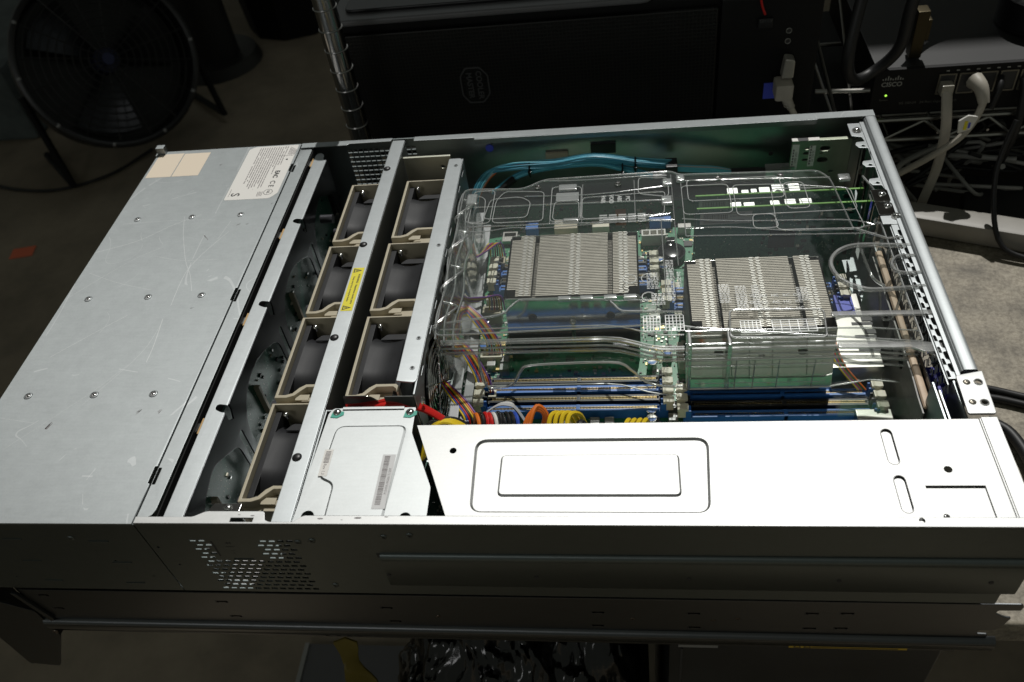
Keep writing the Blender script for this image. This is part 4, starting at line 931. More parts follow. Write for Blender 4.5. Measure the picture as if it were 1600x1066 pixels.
# leads by the rear ports
ws = [([(628 + k, 238, -64), (622 + k * .6, 230 + k, -50), (618 + k, 212, -47), (618 + k * 1.1, 190, -48), (622 + k, 172, -52), (636 + k, 158, -64)], .8, WIRE[c]) for k, c in enumerate(['yellow', 'blue', 'red', 'green', 'black', 'orange'])]
bundle('front_panel_leads', 'thin coloured leads running past the silver port block', 'wires', ws, (622, 200, -55))

# ------------------------------------------------------------------ clear air duct
ad = thing('air_duct', 'clear plastic air duct with embossed lettering covering the heatsinks', 'air duct', (490, 260, -70))
ZT = -7
def rim(pts, r=.7, closed=True, z=ZT, par=None, mt=CLRIM):
    b = B(); b.tube([(p[0], p[1], p[2] if len(p) > 2 else z) for p in pts], r, 6, closed); return b.build('rim', mt, par or ad, smooth=60)
top_out = fillet([(323, 170), (500, 176), (512, 172), (668, 152), (668, 284), (646, 276), (640, 346), (632, 358), (515, 362), (508, 368), (396, 365), (378, 352), (324, 356)], [6, 8, 8, 2, 3, 4, 10, 6, 6, 6, 8, 8, 8], 5)
b = B(); b.plate(top_out, ZT - .9, ZT, bev=.2); tp = b.build('top_sheet', CLEAR, ad, smooth=50)
rim(top_out, .8, True, ZT - .4)
# sloping near shoulder and near wall
def wall(path, zt, zb, y_off, name, bottom=None):
    b = B(); P = path
    r0 = [(x, y + 14, ZT - .5) for x, y in P]; r1 = [(x, y + 4, zt + 2.5) for x, y in P]; r1b = [(x, y + .8, zt) for x, y in P]; r2 = [(x, y, zt - 4) for x, y in P]; r3 = [(x, y, (bottom(x) if bottom else zb)) for x, y in P]
    rows = [r0, r1, r1b, r2, r3]
    b.loft(rows); b.loft([[(p[0], p[1] + 1.1, p[2] - .4) for p in r_] for r_ in rows]); o = b.build(name, CLEAR, ad, smooth=60)
    return r0, r1, r2, r3
def bot1(x):
    return -62
xs = [326, 345, 380, 420, 450, 462, 472, 482, 492, 500, 508]
def yy(x): t = min(1, max(0, (x - 452) / 44)); t = t * t * (3 - 2 * t); return 167 - 12 * t
w1 = [(x, yy(x)) for x in xs]
r0, r1, r2, r3 = wall(w1, -20, -62, 0, 'near_wall', lambda x: -62)
w2 = [(509, 155), (560, 155), (612, 155), (640, 154), (668, 150)]
q0, q1, q2, q3 = wall(w2, -20, -56, 0, 'near_wall', lambda x: -56 if x < 630 else -48)
for rr in (r1, r2, q1, q2): rim(rr, 1.5, False)
rim([(p[0], p[1] + 7, -9) for p in r1], .6, False); rim([(p[0], p[1] + 9, -8) for p in q1], .6, False); rim([(p[0], p[1] - .6, -30) for p in q2], .9, False)
rim([(p[0], p[1] - .4, -14) for p in r1], .8, False); rim([(p[0], p[1] + 3, -15) for p in q1], .8, False)
rim(r3, .6, False, mt=CLHI); rim(q3, .7, False, mt=CLHI)
# wavy moulded lip on the near wall
wave = smooth_path([(354, 165.6, -28), (356, 165.4, -60), (368, 165.4, -62), (378, 165.4, -58), (385, 165.4, -44), (392, 165.4, -38), (420, 165.4, -36), (458, 165, -36), (470, 162, -42), (480, 158, -50), (492, 155, -52), (508, 154, -52)], 6)
rim(wave, 1.1, False, mt=CLHI); rim([(p[0], p[1] - .9, -22) for p in r1], .8, False, mt=CLHI); rim([(p[0], p[1] - .9, -22) for p in q1], .8, False, mt=CLHI)
wave2 = smooth_path([(330, 184, -8), (370, 190, -7), (378, 198, -7), (384, 205, -7), (392, 206, -7), (448, 204, -7), (456, 200, -7), (462, 192, -7), (470, 190, -7), (508, 188, -7)], 5)
rim(wave2, 1.0, False)
for x in (420, 437, 455, 470): b = B(); b.box(x - 5, 203, -8, x + 5, 207, -4.5, .8); b.build('clip', CLRIM, ad)
for x in (545, 558, 575, 600): rim([(x, 154.4, -26), (x, 154.4, -55)], .5, False)
rim([(516, 154, -49), (606, 154, -49)], .35, False)
rim(fillet([(540, 160), (606, 158), (608, 186), (542, 188)], 4), .8, True, ZT + .2)
for x in (510, 538): b = B(); b.box(x, 154, -57, x + 3, 172, -8, .8); b.build('divider', CLRIM, ad)
# left wall next to the fans: ribbed, moulded folds
for xo, zt, zb in ((323, -8, -40), (329, -12, -50), (335, -18, -60)):
    b = B(); rows_ = [[(xo + 1.5 * math.sin(y * .09), y, zt), (xo - 1 + 1.8 * math.sin(y * .13 + 1), y, (zt + zb) / 2), (xo + 2, y, zb)] for y in range(168, 352, 7)]
    b.loft(rows_); b.loft([[(p[0] + 1, p[1], p[2] - .3) for p in r_] for r_ in rows_]); b.build('fan_side_wall', CLEAR, ad, smooth=60)
    rim([(xo + 1.5 * math.sin(y * .09), y, zt) for y in range(168, 352, 7)], 1.0, False)
for y in (172, 216, 262, 306):
    rim(smooth_path([(323, y, -10), (322, y + 4, -4), (330, y + 16, -4), (336, y + 26, -6), (334, y + 36, -12), (324, y + 38, -10)], 5), .9, False)
    rim(smooth_path([(322, y, -12), (325, y + 2, -30), (330, y + 4, -44)], 5), .8, False)
# deck pockets over the far sockets
for p in ([(333, 304), (352, 304), (353, 351), (334, 351)], [(354, 304), (398, 304), (397, 346), (362, 349), (355, 336)], [(406, 304), (429, 304), (428, 330), (407, 330)], [(431, 304), (500, 306), (502, 338), (431, 334)], [(404, 302), (430, 302), (430, 351), (404, 352)],
          [(516, 304), (556, 304), (555, 344), (516, 344)], [(559, 300), (654, 301), (653, 330), (600, 340), (559, 342)], [(521, 322), (600, 322), (598, 352), (521, 352)], [(588, 279), (655, 277), (650, 332), (590, 334)], [(570, 282), (590, 282), (588, 300), (571, 300)], [(346, 310), (384, 310), (386, 332), (376, 340), (350, 338)], [(330, 306), (347, 306), (345, 340), (334, 346)], [(600, 306), (618, 306), (617, 342), (601, 342)], [(479, 336), (505, 330), (505, 358), (480, 360)]):
    rim(fillet(p, 5, 4), .42, True, ZT + .3, mt=CLHI)
for a, c in (((404, 300), (404, 352)), ((431, 298), (431, 354)), ((476, 300), (476, 356)), ((330, 300), (508, 298)), ((332, 328), (500, 326)), ((516, 276), (662, 270)), ((508, 240), (508, 362)), ((516, 362), (516, 276)), ((456, 202), (496, 202)), ((497, 202), (497, 300)), ((482, 300), (500, 300))): rim([(*a, ZT + .1), (*c, ZT + .1)], .5, False)
for p in ([(334, 300), (398, 299), (430, 303), (476, 302), (505, 306)], [(328, 296), (345, 292), (372, 296), (402, 294), (470, 298), (506, 296)], [(396, 362), (430, 360), (500, 362)], [(380, 340), (440, 338), (503, 345)], [(520, 352), (560, 350), (640, 346)], [(514, 298), (560, 292), (640, 288), (662, 280)], [(516, 286), (556, 284), (600, 277), (650, 276)]):
    rim(smooth_path([(x, y, ZT + .6) for x, y in p], 4), .5, False)
for x, y, w_, h_ in ((500, 345, 9, 10), (498, 318, 10, 12), (512, 350, 8, 10), (328, 330, 10, 16), (646, 340, 10, 9), (415, 300, 14, 5), (448, 298, 20, 5)):
    b = B(); b.box(x, y, ZT - 1, x + w_, y + h_, ZT + 2.2, 1.6); b.build('moulded_boss', CLRIM, ad, smooth=60)
# latch and lifting tab on the far deck
b = B(); b.box(410, 344, ZT, 426, 352, ZT + 3, 1); b.box(408, 330, ZT, 428, 342, ZT + 1.2, .5); b.build('latch', CLRIM, ad)
for x, y in ((391, 353), (462, 352), (548, 353), (600, 352)): b = B(); b.m(CHROME).screw((x, y, ZT + .4), 3, h=2); b.build('screw', CHROME, ad)
# raised lettering and vent lines
b = B().m(EMBOSS)
for k, tx in enumerate(('PAIR', 'VOID', 'ABS', 'PC')): b.text(tx, 5, TR(449 + k * 7, 330, ZT + .5), th=.25, bold=.15)
for i_ in range(5):
    for j_ in range(4): b.box(446 + i_ * 8, 297 + j_ * 3.2, ZT, 452.5 + i_ * 8, 298.6 + j_ * 3.2, ZT + .7)
for k in range(3):
    for j_ in range(5): b.text(('X', 'O', 'V', 'A', 'H')[(k + j_) % 5] + 'C', 4, rotz(0, 560 + j_ * 8, 188 + k * 7, ZT + .4), th=.25)
b.build('embossing', EMBOSS, ad, smooth=0)
b = B().m(EMBOSS); rn = random.Random(12)
for (x0, y0, x1, y1, kind) in ((483, 214, 492, 232, 0), (498, 200, 504, 246, 0), (506, 214, 509, 232, 0), (486, 196, 496, 208, 0), (479, 168, 491, 184, 1), (495, 168, 508, 184, 1), (548, 164, 562, 176, 1), (570, 164, 600, 176, 1), (536, 196, 544, 216, 0), (548, 190, 556, 214, 0), (560, 190, 566, 214, 0), (592, 196, 600, 210, 0)):
    if kind:
        n_ = 5
        for i_ in range(n_ + 1): b.box(x0 + (x1 - x0) * i_ / n_, y0, ZT, x0 + (x1 - x0) * i_ / n_ + .6, y1, ZT + .5); b.box(x0, y0 + (y1 - y0) * i_ / n_, ZT, x1, y0 + (y1 - y0) * i_ / n_ + .6, ZT + .52)
    else:
        y = y0
        while y < y1:
            x = x0
            while x < x1: l = rn.uniform(1, 3.2); b.box(x, y, ZT, min(x + l, x1), y + .9, ZT + .5); x += l + .7
            y += 1.9
for x, y in ((484, 226), (484, 205), (470, 226)): b.tube([(x + 5 * math.cos(a), y + 5 * math.sin(a), ZT + .3) for a in [k * math.pi / 10 for k in range(20)]], .5, 6, True)
b.build('moulded_marks', EMBOSS, ad, smooth=0)
# looped handle at the rear and long side runners
rim(smooth_path([(690 - 8, 251, -5), (647, 254, -5), (632, 250, -5), (623, 240, -5), (621, 228, -5), (626, 214, -5), (638, 205, -5), (650, 203, -5), (682, 205, -5)], 6), 1.9, False)
rim(smooth_path([(682, 238, -4), (670, 238, -4), (664, 231, -4), (665, 222, -4), (672, 219, -4), (682, 219, -4)], 5), 1.5, False)
rim(smooth_path([(646, 254, -6), (652, 230, -16), (654, 208, -6)], 5), 1.2, False); rim(smooth_path([(650, 203, -6), (652, 192, -22), (660, 192, -22), (666, 204, -6)], 5), 1.0, False)
rim(smooth_path([(666, 345, -6), (672, 320, -7), (670, 300, -12), (664, 284, -8), (684, 283, -6)], 5), 1.0, False); rim([(646, 276, -6), (668, 262, -6), (682, 262, -5)], 1.0, False)
b = B(); b.plate(fillet([(612, 177), (682, 176), (682, 180.5), (612, 181.5)], 1), -6.5, -4.5, bev=.4); b.build('runner', CLRIM, ad)
b = B(); b.plate(fillet([(612, 148), (660, 147), (668, 142), (682, 143), (682, 150), (668, 152), (612, 154)], 2), -9, -7, bev=.4); b.build('runner', CLRIM, ad)
rim([(668, 150, -10), (678, 130, -9), (680, 118, -8)], 1.0, False)
b = B(); b.box(612, 121, -48, 662, 152, -46.8, .3); b.box(612, 120, -48, 662, 121.2, -30, .3); b.build('end_tray', CLEAR, ad)

# ================================================================== LOWER SERVER and its rail
ls = thing('server_chassis', 'dark closed rack server directly beneath the open one, middle of the stack', 'server', (346, 218, -176))
b = B()
hol = [rect(176 + i * 5, -172.5 - j * 5.2, 179.4 + i * 5, -170.9 - j * 5.2) for i in range(11) for j in range(1)] + [rect(226 + i * 4.2 + j * 1.5, -173 - j * 2.6, 229 + i * 4.2 + j * 1.5, -171.6 - j * 2.6) for i in range(6) for j in range(1)]
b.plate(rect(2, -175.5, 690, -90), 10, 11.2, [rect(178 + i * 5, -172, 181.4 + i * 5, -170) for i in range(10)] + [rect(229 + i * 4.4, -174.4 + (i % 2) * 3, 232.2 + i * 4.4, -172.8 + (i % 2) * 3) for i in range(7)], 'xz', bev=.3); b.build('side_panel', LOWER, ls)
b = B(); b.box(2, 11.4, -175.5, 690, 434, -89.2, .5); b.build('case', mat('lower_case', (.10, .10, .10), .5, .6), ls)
b = B(); b.m(INK)
for x, z in ((165, -167), (205, -166), (250, -172), (538, -168), (520, -169), (670, -169)): b.cyl((x, 9.7, z), (x, 9.9, z), 1, 8)
b.m(LOWER)
for x, z in ((97, -166), (150, -165)): b.box(x - 7, 9.4, z - .5, x + 7, 9.8, z + .5)
b.build('side_mark', INK, ls)
b = B(); b.m(YSTK).plate([(575, -172.4), (655, -170), (654, -163.5), (577, -165)] if False else rect(577, -175.2, 658, -167.6), 9.7, 9.85, (), 'xz'); b.m(INK)
for k in range(3): b.box(593, 9.5, -174.2 + k * 2.1, 652, 9.65, -173.4 + k * 2.1)
for x in (580, 587): b.plate([(x, -174.4), (x + 5.6, -174.4), (x + 2.8, -168.4)], 9.5, 9.65, [[(x + 1, -173.8), (x + 4.6, -173.8), (x + 2.8, -169.8)]], 'xz')
b.build('warning_sticker', YSTK, ls, smooth=0)
rl = thing('slide_rail', 'dark steel slide rail along the near side between the two servers', 'rail', (350, 3, -146))
end = [(20, -89.3), (707, -87.6), (708.5, -90), (708, -95), (695, -95.5), (694, -99), (700, -104), (705, -105), (703, -115), (701, -117), (700, -122), (690, -123), (690, -128), (697, -128.5), (697, -134), (20, -134)]
rs = []
for x, z in ((36, -97), (38, -117), (174, -102), (177, -124), (295, -107), (297, -127), (443, -108), (442, -127), (507, -107), (508, -127), (583, -104), (584, -125), (605, -103), (604, -124)): rs.append((x, z))
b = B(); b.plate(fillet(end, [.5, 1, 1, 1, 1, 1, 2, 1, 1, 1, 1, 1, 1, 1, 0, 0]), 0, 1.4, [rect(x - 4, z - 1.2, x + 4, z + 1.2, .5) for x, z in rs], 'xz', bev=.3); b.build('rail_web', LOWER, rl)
b = B(); prof = []
for k in range(8): a = math.radians(100 * k / 7); prof.append((1.4 - 7 * math.sin(a) * .75, -133 - 5 * (1 - math.cos(a))))
prof += [(-3.6, -141), (-2.6, -146), (1, -147.5), (8, -147.5)]
b.loft([[(16, y, z) for y, z in prof], [(703, y, z) for y, z in prof]]); b.build('rolled_edge', LOWER, rl, smooth=60)
for x, z in rs: b = B().m(LOWER); b.box(x - 2.6, -.3, z - .5, x + 2.6, .6, z + .4); b.m(INK).box(x - 5, -.08, z - 1.4, x - 4.2, 0, z + 1.6); b.build('hook_tab', LOWER, rl)
for x, z in ((330, -118), (466, -116), (520, -116), (536, -113)): b = B(); b.m(mat_dsc).screw((x, -.1, z), 1.8, (0, -1, 0), .5); b.build('rivet', mat_dsc, rl)
b = B(); b.m(LOWER).plate(fillet([(-40, -214), (-14, -218), (17, -160), (17, -120), (-40, -83)], [2, 3, 3, 2, 2]), -1.5, 0, [slot(-25, -112, -24, -119, 2.6)], 'xz', bev=.3); b.m(CHROME).cyl((-24.6, .4, -115), (-24.6, 1, -115), 2.4)
b.m(LOWER).box(-40, -1, -216, -38, 34, -84); b.box(15, 0, -160, 17, 20, -140)
b.m(mat_dsc).screw((17, -1.8, -152), 2.6, (0, -1, 0)); b.build('mounting_ear', LOWER, rl)
b = B(); b.plate(fillet([(14, -90), (18, -92), (28, -130), (24, -134)], 1), -2.6, 0, (), 'xz', bev=.3); b.build('latch_arm', LOWER, rl)

# third dark unit, plastic bags, tape, post
tu = thing('equipment_cabinet', 'dark cabinet with a pale blank label at the bottom right under the stack', 'cabinet', (580, 150, FL))
b = B(); b.box(494, 34, FL, 700, 300, -206, 2); b.build('case', mat('cabinet_paint', (.02, .021, .021), .3, noise=.3, nscale=20), tu)
b = B(); b.box(501, 32.9, -229, 532, 33.6, -220.5, .3); b.build('blank_label', mat('pale_label', (.22, .22, .21), .5), tu)
b = B(); b.box(503, 33, -400, 505, 33.8, -232); b.build('door_seam', INK, tu)
# crumpled bags
BAG = mat('clear_black_bag', (.006, .006, .006), .16, spec=.6, bump=.8, noise=.2, nscale=45)
def bag(name, label, x0, x1, y0, y1, z0, z1, seed, mt):
    rnd = random.Random(seed); from mathutils import noise as mn
    b = B(); rows = []; nx, ny = 90, 50
    for j in range(ny):
        r_ = []
        for i in range(nx):
            u, v = i / (nx - 1), j / (ny - 1)
            x = x0 + (x1 - x0) * u; y = y0 + (y1 - y0) * v; e = (math.sin(u * math.pi) * math.sin(v * math.pi)) ** .35
            p = Vector((x * .018 + seed, y * .018, 0)); n = abs(mn.noise(p)) * 46 + abs(mn.noise(p * 2.3)) * 26 + abs(mn.noise(p * 5.1)) * 14 + abs(mn.noise(p * 11)) * 7
            r_.append((x + 10 * mn.noise(p * 1.7), y, z0 + (z1 - z0) * e + n - 30))
        rows.append(r_)
    b.loft(rows); b.loft([[(p[0], p[1], z0 - 30) for p in r_] for r_ in (rows[0], rows[-1])])
    for side in (0, -1): b.loft([[r_[side] for r_ in rows], [(r_[side][0], r_[side][1], z0 - 30) for r_ in rows]])
    b.loft([rows[0], [(p[0], p[1], z0 - 30) for p in rows[0]]]); b.loft([rows[-1], [(p[0], p[1], z0 - 30) for p in rows[-1]]])
    b.build(name, mt, None, 60, props(label, 'plastic bag'), loc=((x0 + x1) / 2, (y0 + y1) / 2, z0 - 30))
bag('plastic_bag', 'crumpled shiny black plastic bag under the middle of the server stack', 225, 470, 20, 260, -420, -290, 3, BAG)
b = B(); b.box(228, 30, -900, 480, 240, -450, 4); b.build('cardboard_box', mat('dark_carton', (.03, .028, .024), .7), None, 30, props('dark box under the plastic bag', 'box'), loc=(350, 130, -900))
b = B(); b.m(mat('light_edge', (.34, .34, .32), .4, .4)).box(-102, 0, -949, -94, 349, -930, 1); b.m(mat('grey_panel', (.10, .10, .10), .5)).box(-94, 0, -949, 120, 349, -934, 1); b.build('floor_panel', None, None, 30, props('grey panel with a pale edge lying on the floor below the servers', 'panel'), loc=(0, 170, -950))
b = B(); b.loft([[(186 + 5 * math.sin(k), 60 + 4 * math.cos(k * 1.7), -305 - k * 14), (194 + 4 * math.sin(k + 1), 62 + 6 * math.cos(k), -303 - k * 14), (204 + 4 * math.cos(k), 66, -307 - k * 14)] for k in range(9)])
b.loft([[(186 + 5 * math.sin(k), 61.5 + 4 * math.cos(k * 1.7), -305 - k * 14), (194 + 4 * math.sin(k + 1), 63.5 + 6 * math.cos(k), -303 - k * 14), (204 + 4 * math.cos(k), 67.5, -307 - k * 14)] for k in range(9)])
b.build('caution_tape', mat('tape_yellow', (.13, .10, .01), .5), None, 60, props('crumpled yellow tape hanging beside the black plastic bag', 'tape'), loc=(226, 35, -360))

# ================================================================== BACKGROUND
# PC tower lying on its side
pt = thing('computer_tower', 'black computer tower lying on its side with a mesh front behind the server', 'computer', (410, 750, -100))
def mesh_mat():
    m = mat('front_mesh', (.006, .006, .006), .45, spec=.4); nt = m.node_tree; bs = nt.nodes['Principled BSDF']; tc = nt.nodes.new('ShaderNodeTexCoord')
    mp = nt.nodes.new('ShaderNodeMapping'); mp.inputs['Scale'].default_value = (1, .0001, 1); v = nt.nodes.new('ShaderNodeTexVoronoi'); v.inputs['Scale'].default_value = 260; v.inputs['Randomness'].default_value = .12; v.feature = 'DISTANCE_TO_EDGE'
    nt.links.new(tc.outputs['Object'], mp.inputs[0]); nt.links.new(mp.outputs[0], v.inputs[0]); r = nt.nodes.new('ShaderNodeValToRGB')
    r.color_ramp.elements[0].position = .08; r.color_ramp.elements[0].color = (.011, .011, .009, 1); r.color_ramp.elements[1].position = .16; r.color_ramp.elements[1].color = (.0006, .0006, .0006, 1)
    nt.links.new(v.outputs[0], r.inputs[0]); nt.links.new(r.outputs[0], bs.inputs['Base Color']); bp = nt.nodes.new('ShaderNodeBump'); bp.inputs['Strength'].default_value = .5; bp.inputs['Distance'].default_value = .001; bp.invert = True
    nt.links.new(v.outputs[0], bp.inputs['Height']); nt.links.new(bp.outputs[0], bs.inputs['Normal']); return m
b = B(); b.box(158, 566, -100, 664, 1000, 60, 5); b.build('case', MATTB, pt)
b = B(); b.box(170, 558, -98, 564, 566, 50, 3); b.build('mesh_front', mesh_mat(), pt)
b = B(); b.box(566, 556, -98, 664, 566, 58, 3); b.build('control_panel', mat('panel_black', (.003, .003, .003), .55, spec=.3), pt)
b = B(); b.plate(fillet([(168, 556), (500, 556), (500, 900), (168, 900)], 14), 60.4, 67, bev=2.4); b.build('side_bezel', mat('grey_bezel', (.12, .12, .125), .4), pt)
b = B(); b.plate(fillet([(182, 572), (486, 572), (486, 880), (182, 880)], 10), 67.2, 71, bev=1.5); b.build('side_window', mat('bezel_black', (.012, .012, .014), .3), pt)
def TF(x, z, a): return Matrix.Translation((x, 557.2, z)) @ Matrix.Rotation(math.pi / 2, 4, 'X') @ Matrix.Rotation(a, 4, 'Z')
LG = mat('logo_grey', (.055, .055, .055), .5)
b = B().m(LG); hx = [(302, 6), (318, 6), (326, -4), (326, -26), (318, -36), (302, -36), (295, -26), (295, -4)]
hi = [(303, 4.5), (317.4, 4.5), (324.6, -4.4), (324.6, -25.6), (317.4, -34.5), (303, -34.5), (296.4, -25.6), (296.4, -4.4)]
b.plate(fillet(hx, 2), 556.8, 557.6, [fillet(hi, 2)], 'xz'); b.text('COOLER', 8.4, TF(315.5, -15, -math.pi / 2), bold=.25); b.text('MASTER', 8.4, TF(305, -15, -math.pi / 2), bold=.25); b.build('badge', LG, pt, smooth=0)
for z in (22, 11):
    b = B(); b.m(mat('ring_grey', (.25, .25, .23), .4, .6)); b.tube([(633 + 2.6 * math.cos(a), 555.8, z + 2.6 * math.sin(a)) for a in [k * math.pi / 8 for k in range(16)]], .5, 6, True); b.m(INK).cyl((633, 555.7, z), (633, 556, z), 2); b.build('audio_jack', None, pt)
b = B(); b.m(WIRE['red']).tube([(601, 550, 80), (603, 552, 56), (608, 553, 42)], 1.2, 6, sm=4); b.m(BLACK).box(602, 552, 28, 616, 556, 38, 1); b.m(LG)
b.text('K1105', 4.6, Matrix.Translation((609, 551.8, 36)) @ Matrix.Rotation(math.pi / 2, 4, 'X') @ Matrix.Rotation(math.pi, 4, 'Z'), bold=.1); b.build('switch_lead', None, pt)
b = B().m(BLUE2).box(614, 555.4, -52, 640, 556, -34); b.build('sticker', mat('deep_blue', (.01, .03, .16), .4), pt)
# usb stick and grey usb plug
us = thing('usb_stick', 'small silver flash drive plugged into the tower front', 'usb stick', (634, 550, -12))
b = B(); b.plate(fillet([(628, -22), (640, -22), (640, -2), (630, 0)], [2, 2, 3, 3]), 540, 553, (), 'xz', bev=1.5); b.build('body', mat('stick_silver', (.5, .48, .42), .35, .5), us)
up = thing('usb_cable', 'grey moulded plug and cable just below the silver flash drive', 'cable', (633, 545, -35))
b = B(); b.box(622, 530, -42, 640, 552, -24, 3); b.cyl((634, 536, -40), (640, 534, -52), 5.4, 12, 4)
for k in range(3): b.tube([(635 + k * 1.6 + 5 * math.cos(a), 535.5 + 5 * math.sin(a) * .9, -43 - k * 3.4) for a in [q * math.pi / 6 for q in range(12)]], .9, 6, True)
b.build('plug', CABG, up); b = B(); b.tube([(639, 534, -50), (648, 528, -66), (662, 520, -92), (668, 505, -130), (690, 500, -170)], 3.2, 10, sm=6); b.build('cord', mat('beige_cord', (.48, .44, .36), .45), up)

# shelf post and wire shelving
sp = thing('shelf_post', 'grooved chrome shelf post standing left of the black computer tower', 'post', (196, 500, FL))
b = B(); b.cyl((190, 500, FL), (190, 500, 124), 11, 24); b.build('tube', mat('chrome_post', (.32, .32, .32), .16, 1), sp)
b = B()
for k in range(9): z = -60 + k * 21; b.tube([(190 + 11.3 * math.cos(a), 500 + 11.3 * math.sin(a), z) for a in [q * math.pi / 10 for q in range(20)]], .7, 6, True)
b.build('groove', mat('groove_grey', (.35, .35, .34), .3, 1), sp)
b = B(); b.cyl((190, 500, -62), (190, 500, -46), 16, 24, 13); b.tube([(190 + 15.4 * math.cos(a), 500 + 15.4 * math.sin(a), -47) for a in [q * math.pi / 10 for q in range(20)]], 1.6, 8, True); b.build('collar', mat('collar_black', (.06, .06, .06), .4), sp)
wsf = thing('wire_shelf', 'chrome wire shelf with a zigzag edge carrying the black network switch', 'shelf', (700, 700, -110))
dc_ = mat('dim_chrome', (.42, .41, .38), .28, 1)
b = B(); b.tube([(140, 552, -84.5), (1250, 552, -84.5)], 2.6, 8); b.tube([(140, 552, -109), (1250, 552, -109)], 2.6, 8); b.build('edge_rod', dc_, wsf)
b = B(); zz = []
x = 680; up_ = False
while x < 1240: zz.append((x, 552, -108 if not up_ else -87)); x += 38 if not up_ else 26; up_ = not up_
b.tube(zz, 2.0, 7); b.build('zigzag_wire', dc_, wsf)
b = B()
for k in range(22): b.tube([(150 + k * 50, 553, -104), (150 + k * 50, 1000, -104)], 1.5, 6)
for k in range(3): b.tube([(140, 600 + k * 170, -108), (1250, 600 + k * 170, -108)], 2.4, 6)
b.build('shelf_wires', dc_, wsf)
b = B(); b.tube([(668, 560, -50), (722, 556, -50)], 2.4, 8); b.tube([(676, 640, -20), (684, 520, -60)], 2, 8); b.tube([(706, 700, 10), (702, 520, -70)], 1.6, 8); b.build('side_rods', dc_, wsf)

# network switch
ns = thing('network_switch', 'black network switch with grey lettering and a green light on the wire shelf', 'network switch', (850, 660, -82))
b = B(); b.box(727, 562, -80, 1010, 800, -30, 1.5); b.build('case', mat('switch_grey', (.010, .010, .0098), .5, noise=.25, nscale=12), ns)
b = B(); b.box(725, 557, -81, 1012, 562.4, -29, 1.2); b.build('front_bezel', MATTB, ns)
SW = mat('switch_print', (.30, .30, .28), .5); SW2 = mat('switch_print_dim', (.10, .10, .09), .5)
b = B().m(SW); b.text('CISCO', 7, Matrix.Translation((743, 556.7, -45.5)) @ Matrix.Rotation(math.pi / 2, 4, 'X'), bold=.12)
for k, h in enumerate((1.5, 2.6, 4.6, 2.6, 1.5, 2.6, 4.6, 2.6, 1.5)): b.box(733.2 + k * 2.4, 556.6, -40.5, 734.3 + k * 2.4, 556.9, -40.5 + h)
b.m(SW2).text('SG 100-24   24-Port Gigabit Switch', 4, Matrix.Translation((754, 556.7, -68)) @ Matrix.Rotation(math.pi / 2, 4, 'X'), align='LEFT'); b.text('System', 3, Matrix.Translation((738, 556.7, -63)) @ Matrix.Rotation(math.pi / 2, 4, 'X'))
for k in range(12): b.m(SW).box(794 + k * 9.6, 556.6, -34.5, 797 + k * 9.6, 556.9, -33.3)
b.build('lettering', SW, ns, smooth=0)
gm = bpy.data.materials.new('green_led'); gm.use_nodes = True; gp = gm.node_tree.nodes['Principled BSDF']; gp.inputs['Emission Color'].default_value = (.45, 1, .05, 1); gp.inputs['Emission Strength'].default_value = .8
b = B(); b.dome((739.5, 556.8, -58), 1.3, .6, 8, (0, -1, 0)); b.build('status_light', gm, ns)
for k in range(9):
    x = 788 + k * 19.6; b = B().m(mat_jack if k else (mat_jack := mat('jack_edge', (.16, .15, .12), .4, .5))); b.plate(rect(x, -60, x + 17, -37, 1), 555.8, 557.2, [rect(x + 1.4, -58.6, x + 15.6, -38.4, .5)], 'xz'); b.m(INK).box(x + 1, 556.6, -59, x + 16, 557, -38); b.build('port', None, ns, smooth=0)
# network leads
nc = thing('flat_network_cable', 'flat grey network cable hanging straight down from the first switch port', 'cable', (795, 540, -100))
b = B(); b.box(790, 546, -57, 802, 558, -45, 1.5); b.build('plug', mat('clear_plug', (.35, .33, .27), .3), nc); b = B(); b.tube([(796, 548, -52), (797, 540, -66), (799, 532, -90), (798, 526, -130), (790, 520, -172), (786, 530, -260)], 5.6, 10, sm=6, flat=(1, .45)); b.build('cord', CABG, nc)
nc = thing('round_network_cable', 'round grey network cable sweeping from its booted plug down to the server', 'cable', (820, 540, -60))
b = B(); b.tube([(822, 552, -44), (825, 540, -46), (828, 530, -58)], lambda t: 9 - 4 * t, 12, sm=4); b.build('boot', CABG, nc)
b = B(); b.tube([(828, 532, -56), (822, 526, -74), (808, 520, -92), (780, 516, -112), (752, 514, -130), (730, 505, -142), (712, 470, -150)], 3.5, 10, sm=6); b.build('cord', CABG, nc)
b = B(); b.m(WHITEP).plate(fillet([(806, -84), (818, -80), (822, -66), (812, -64), (804, -70)], 1), 519, 521, (), 'xz'); b.m(YELLOW).box(810, 518.4, -80, 813, 518.9, -70); b.m(BLUE2).box(814, 518.4, -78, 816, 518.9, -72); b.build('cable_tag', WHITEP, nc)
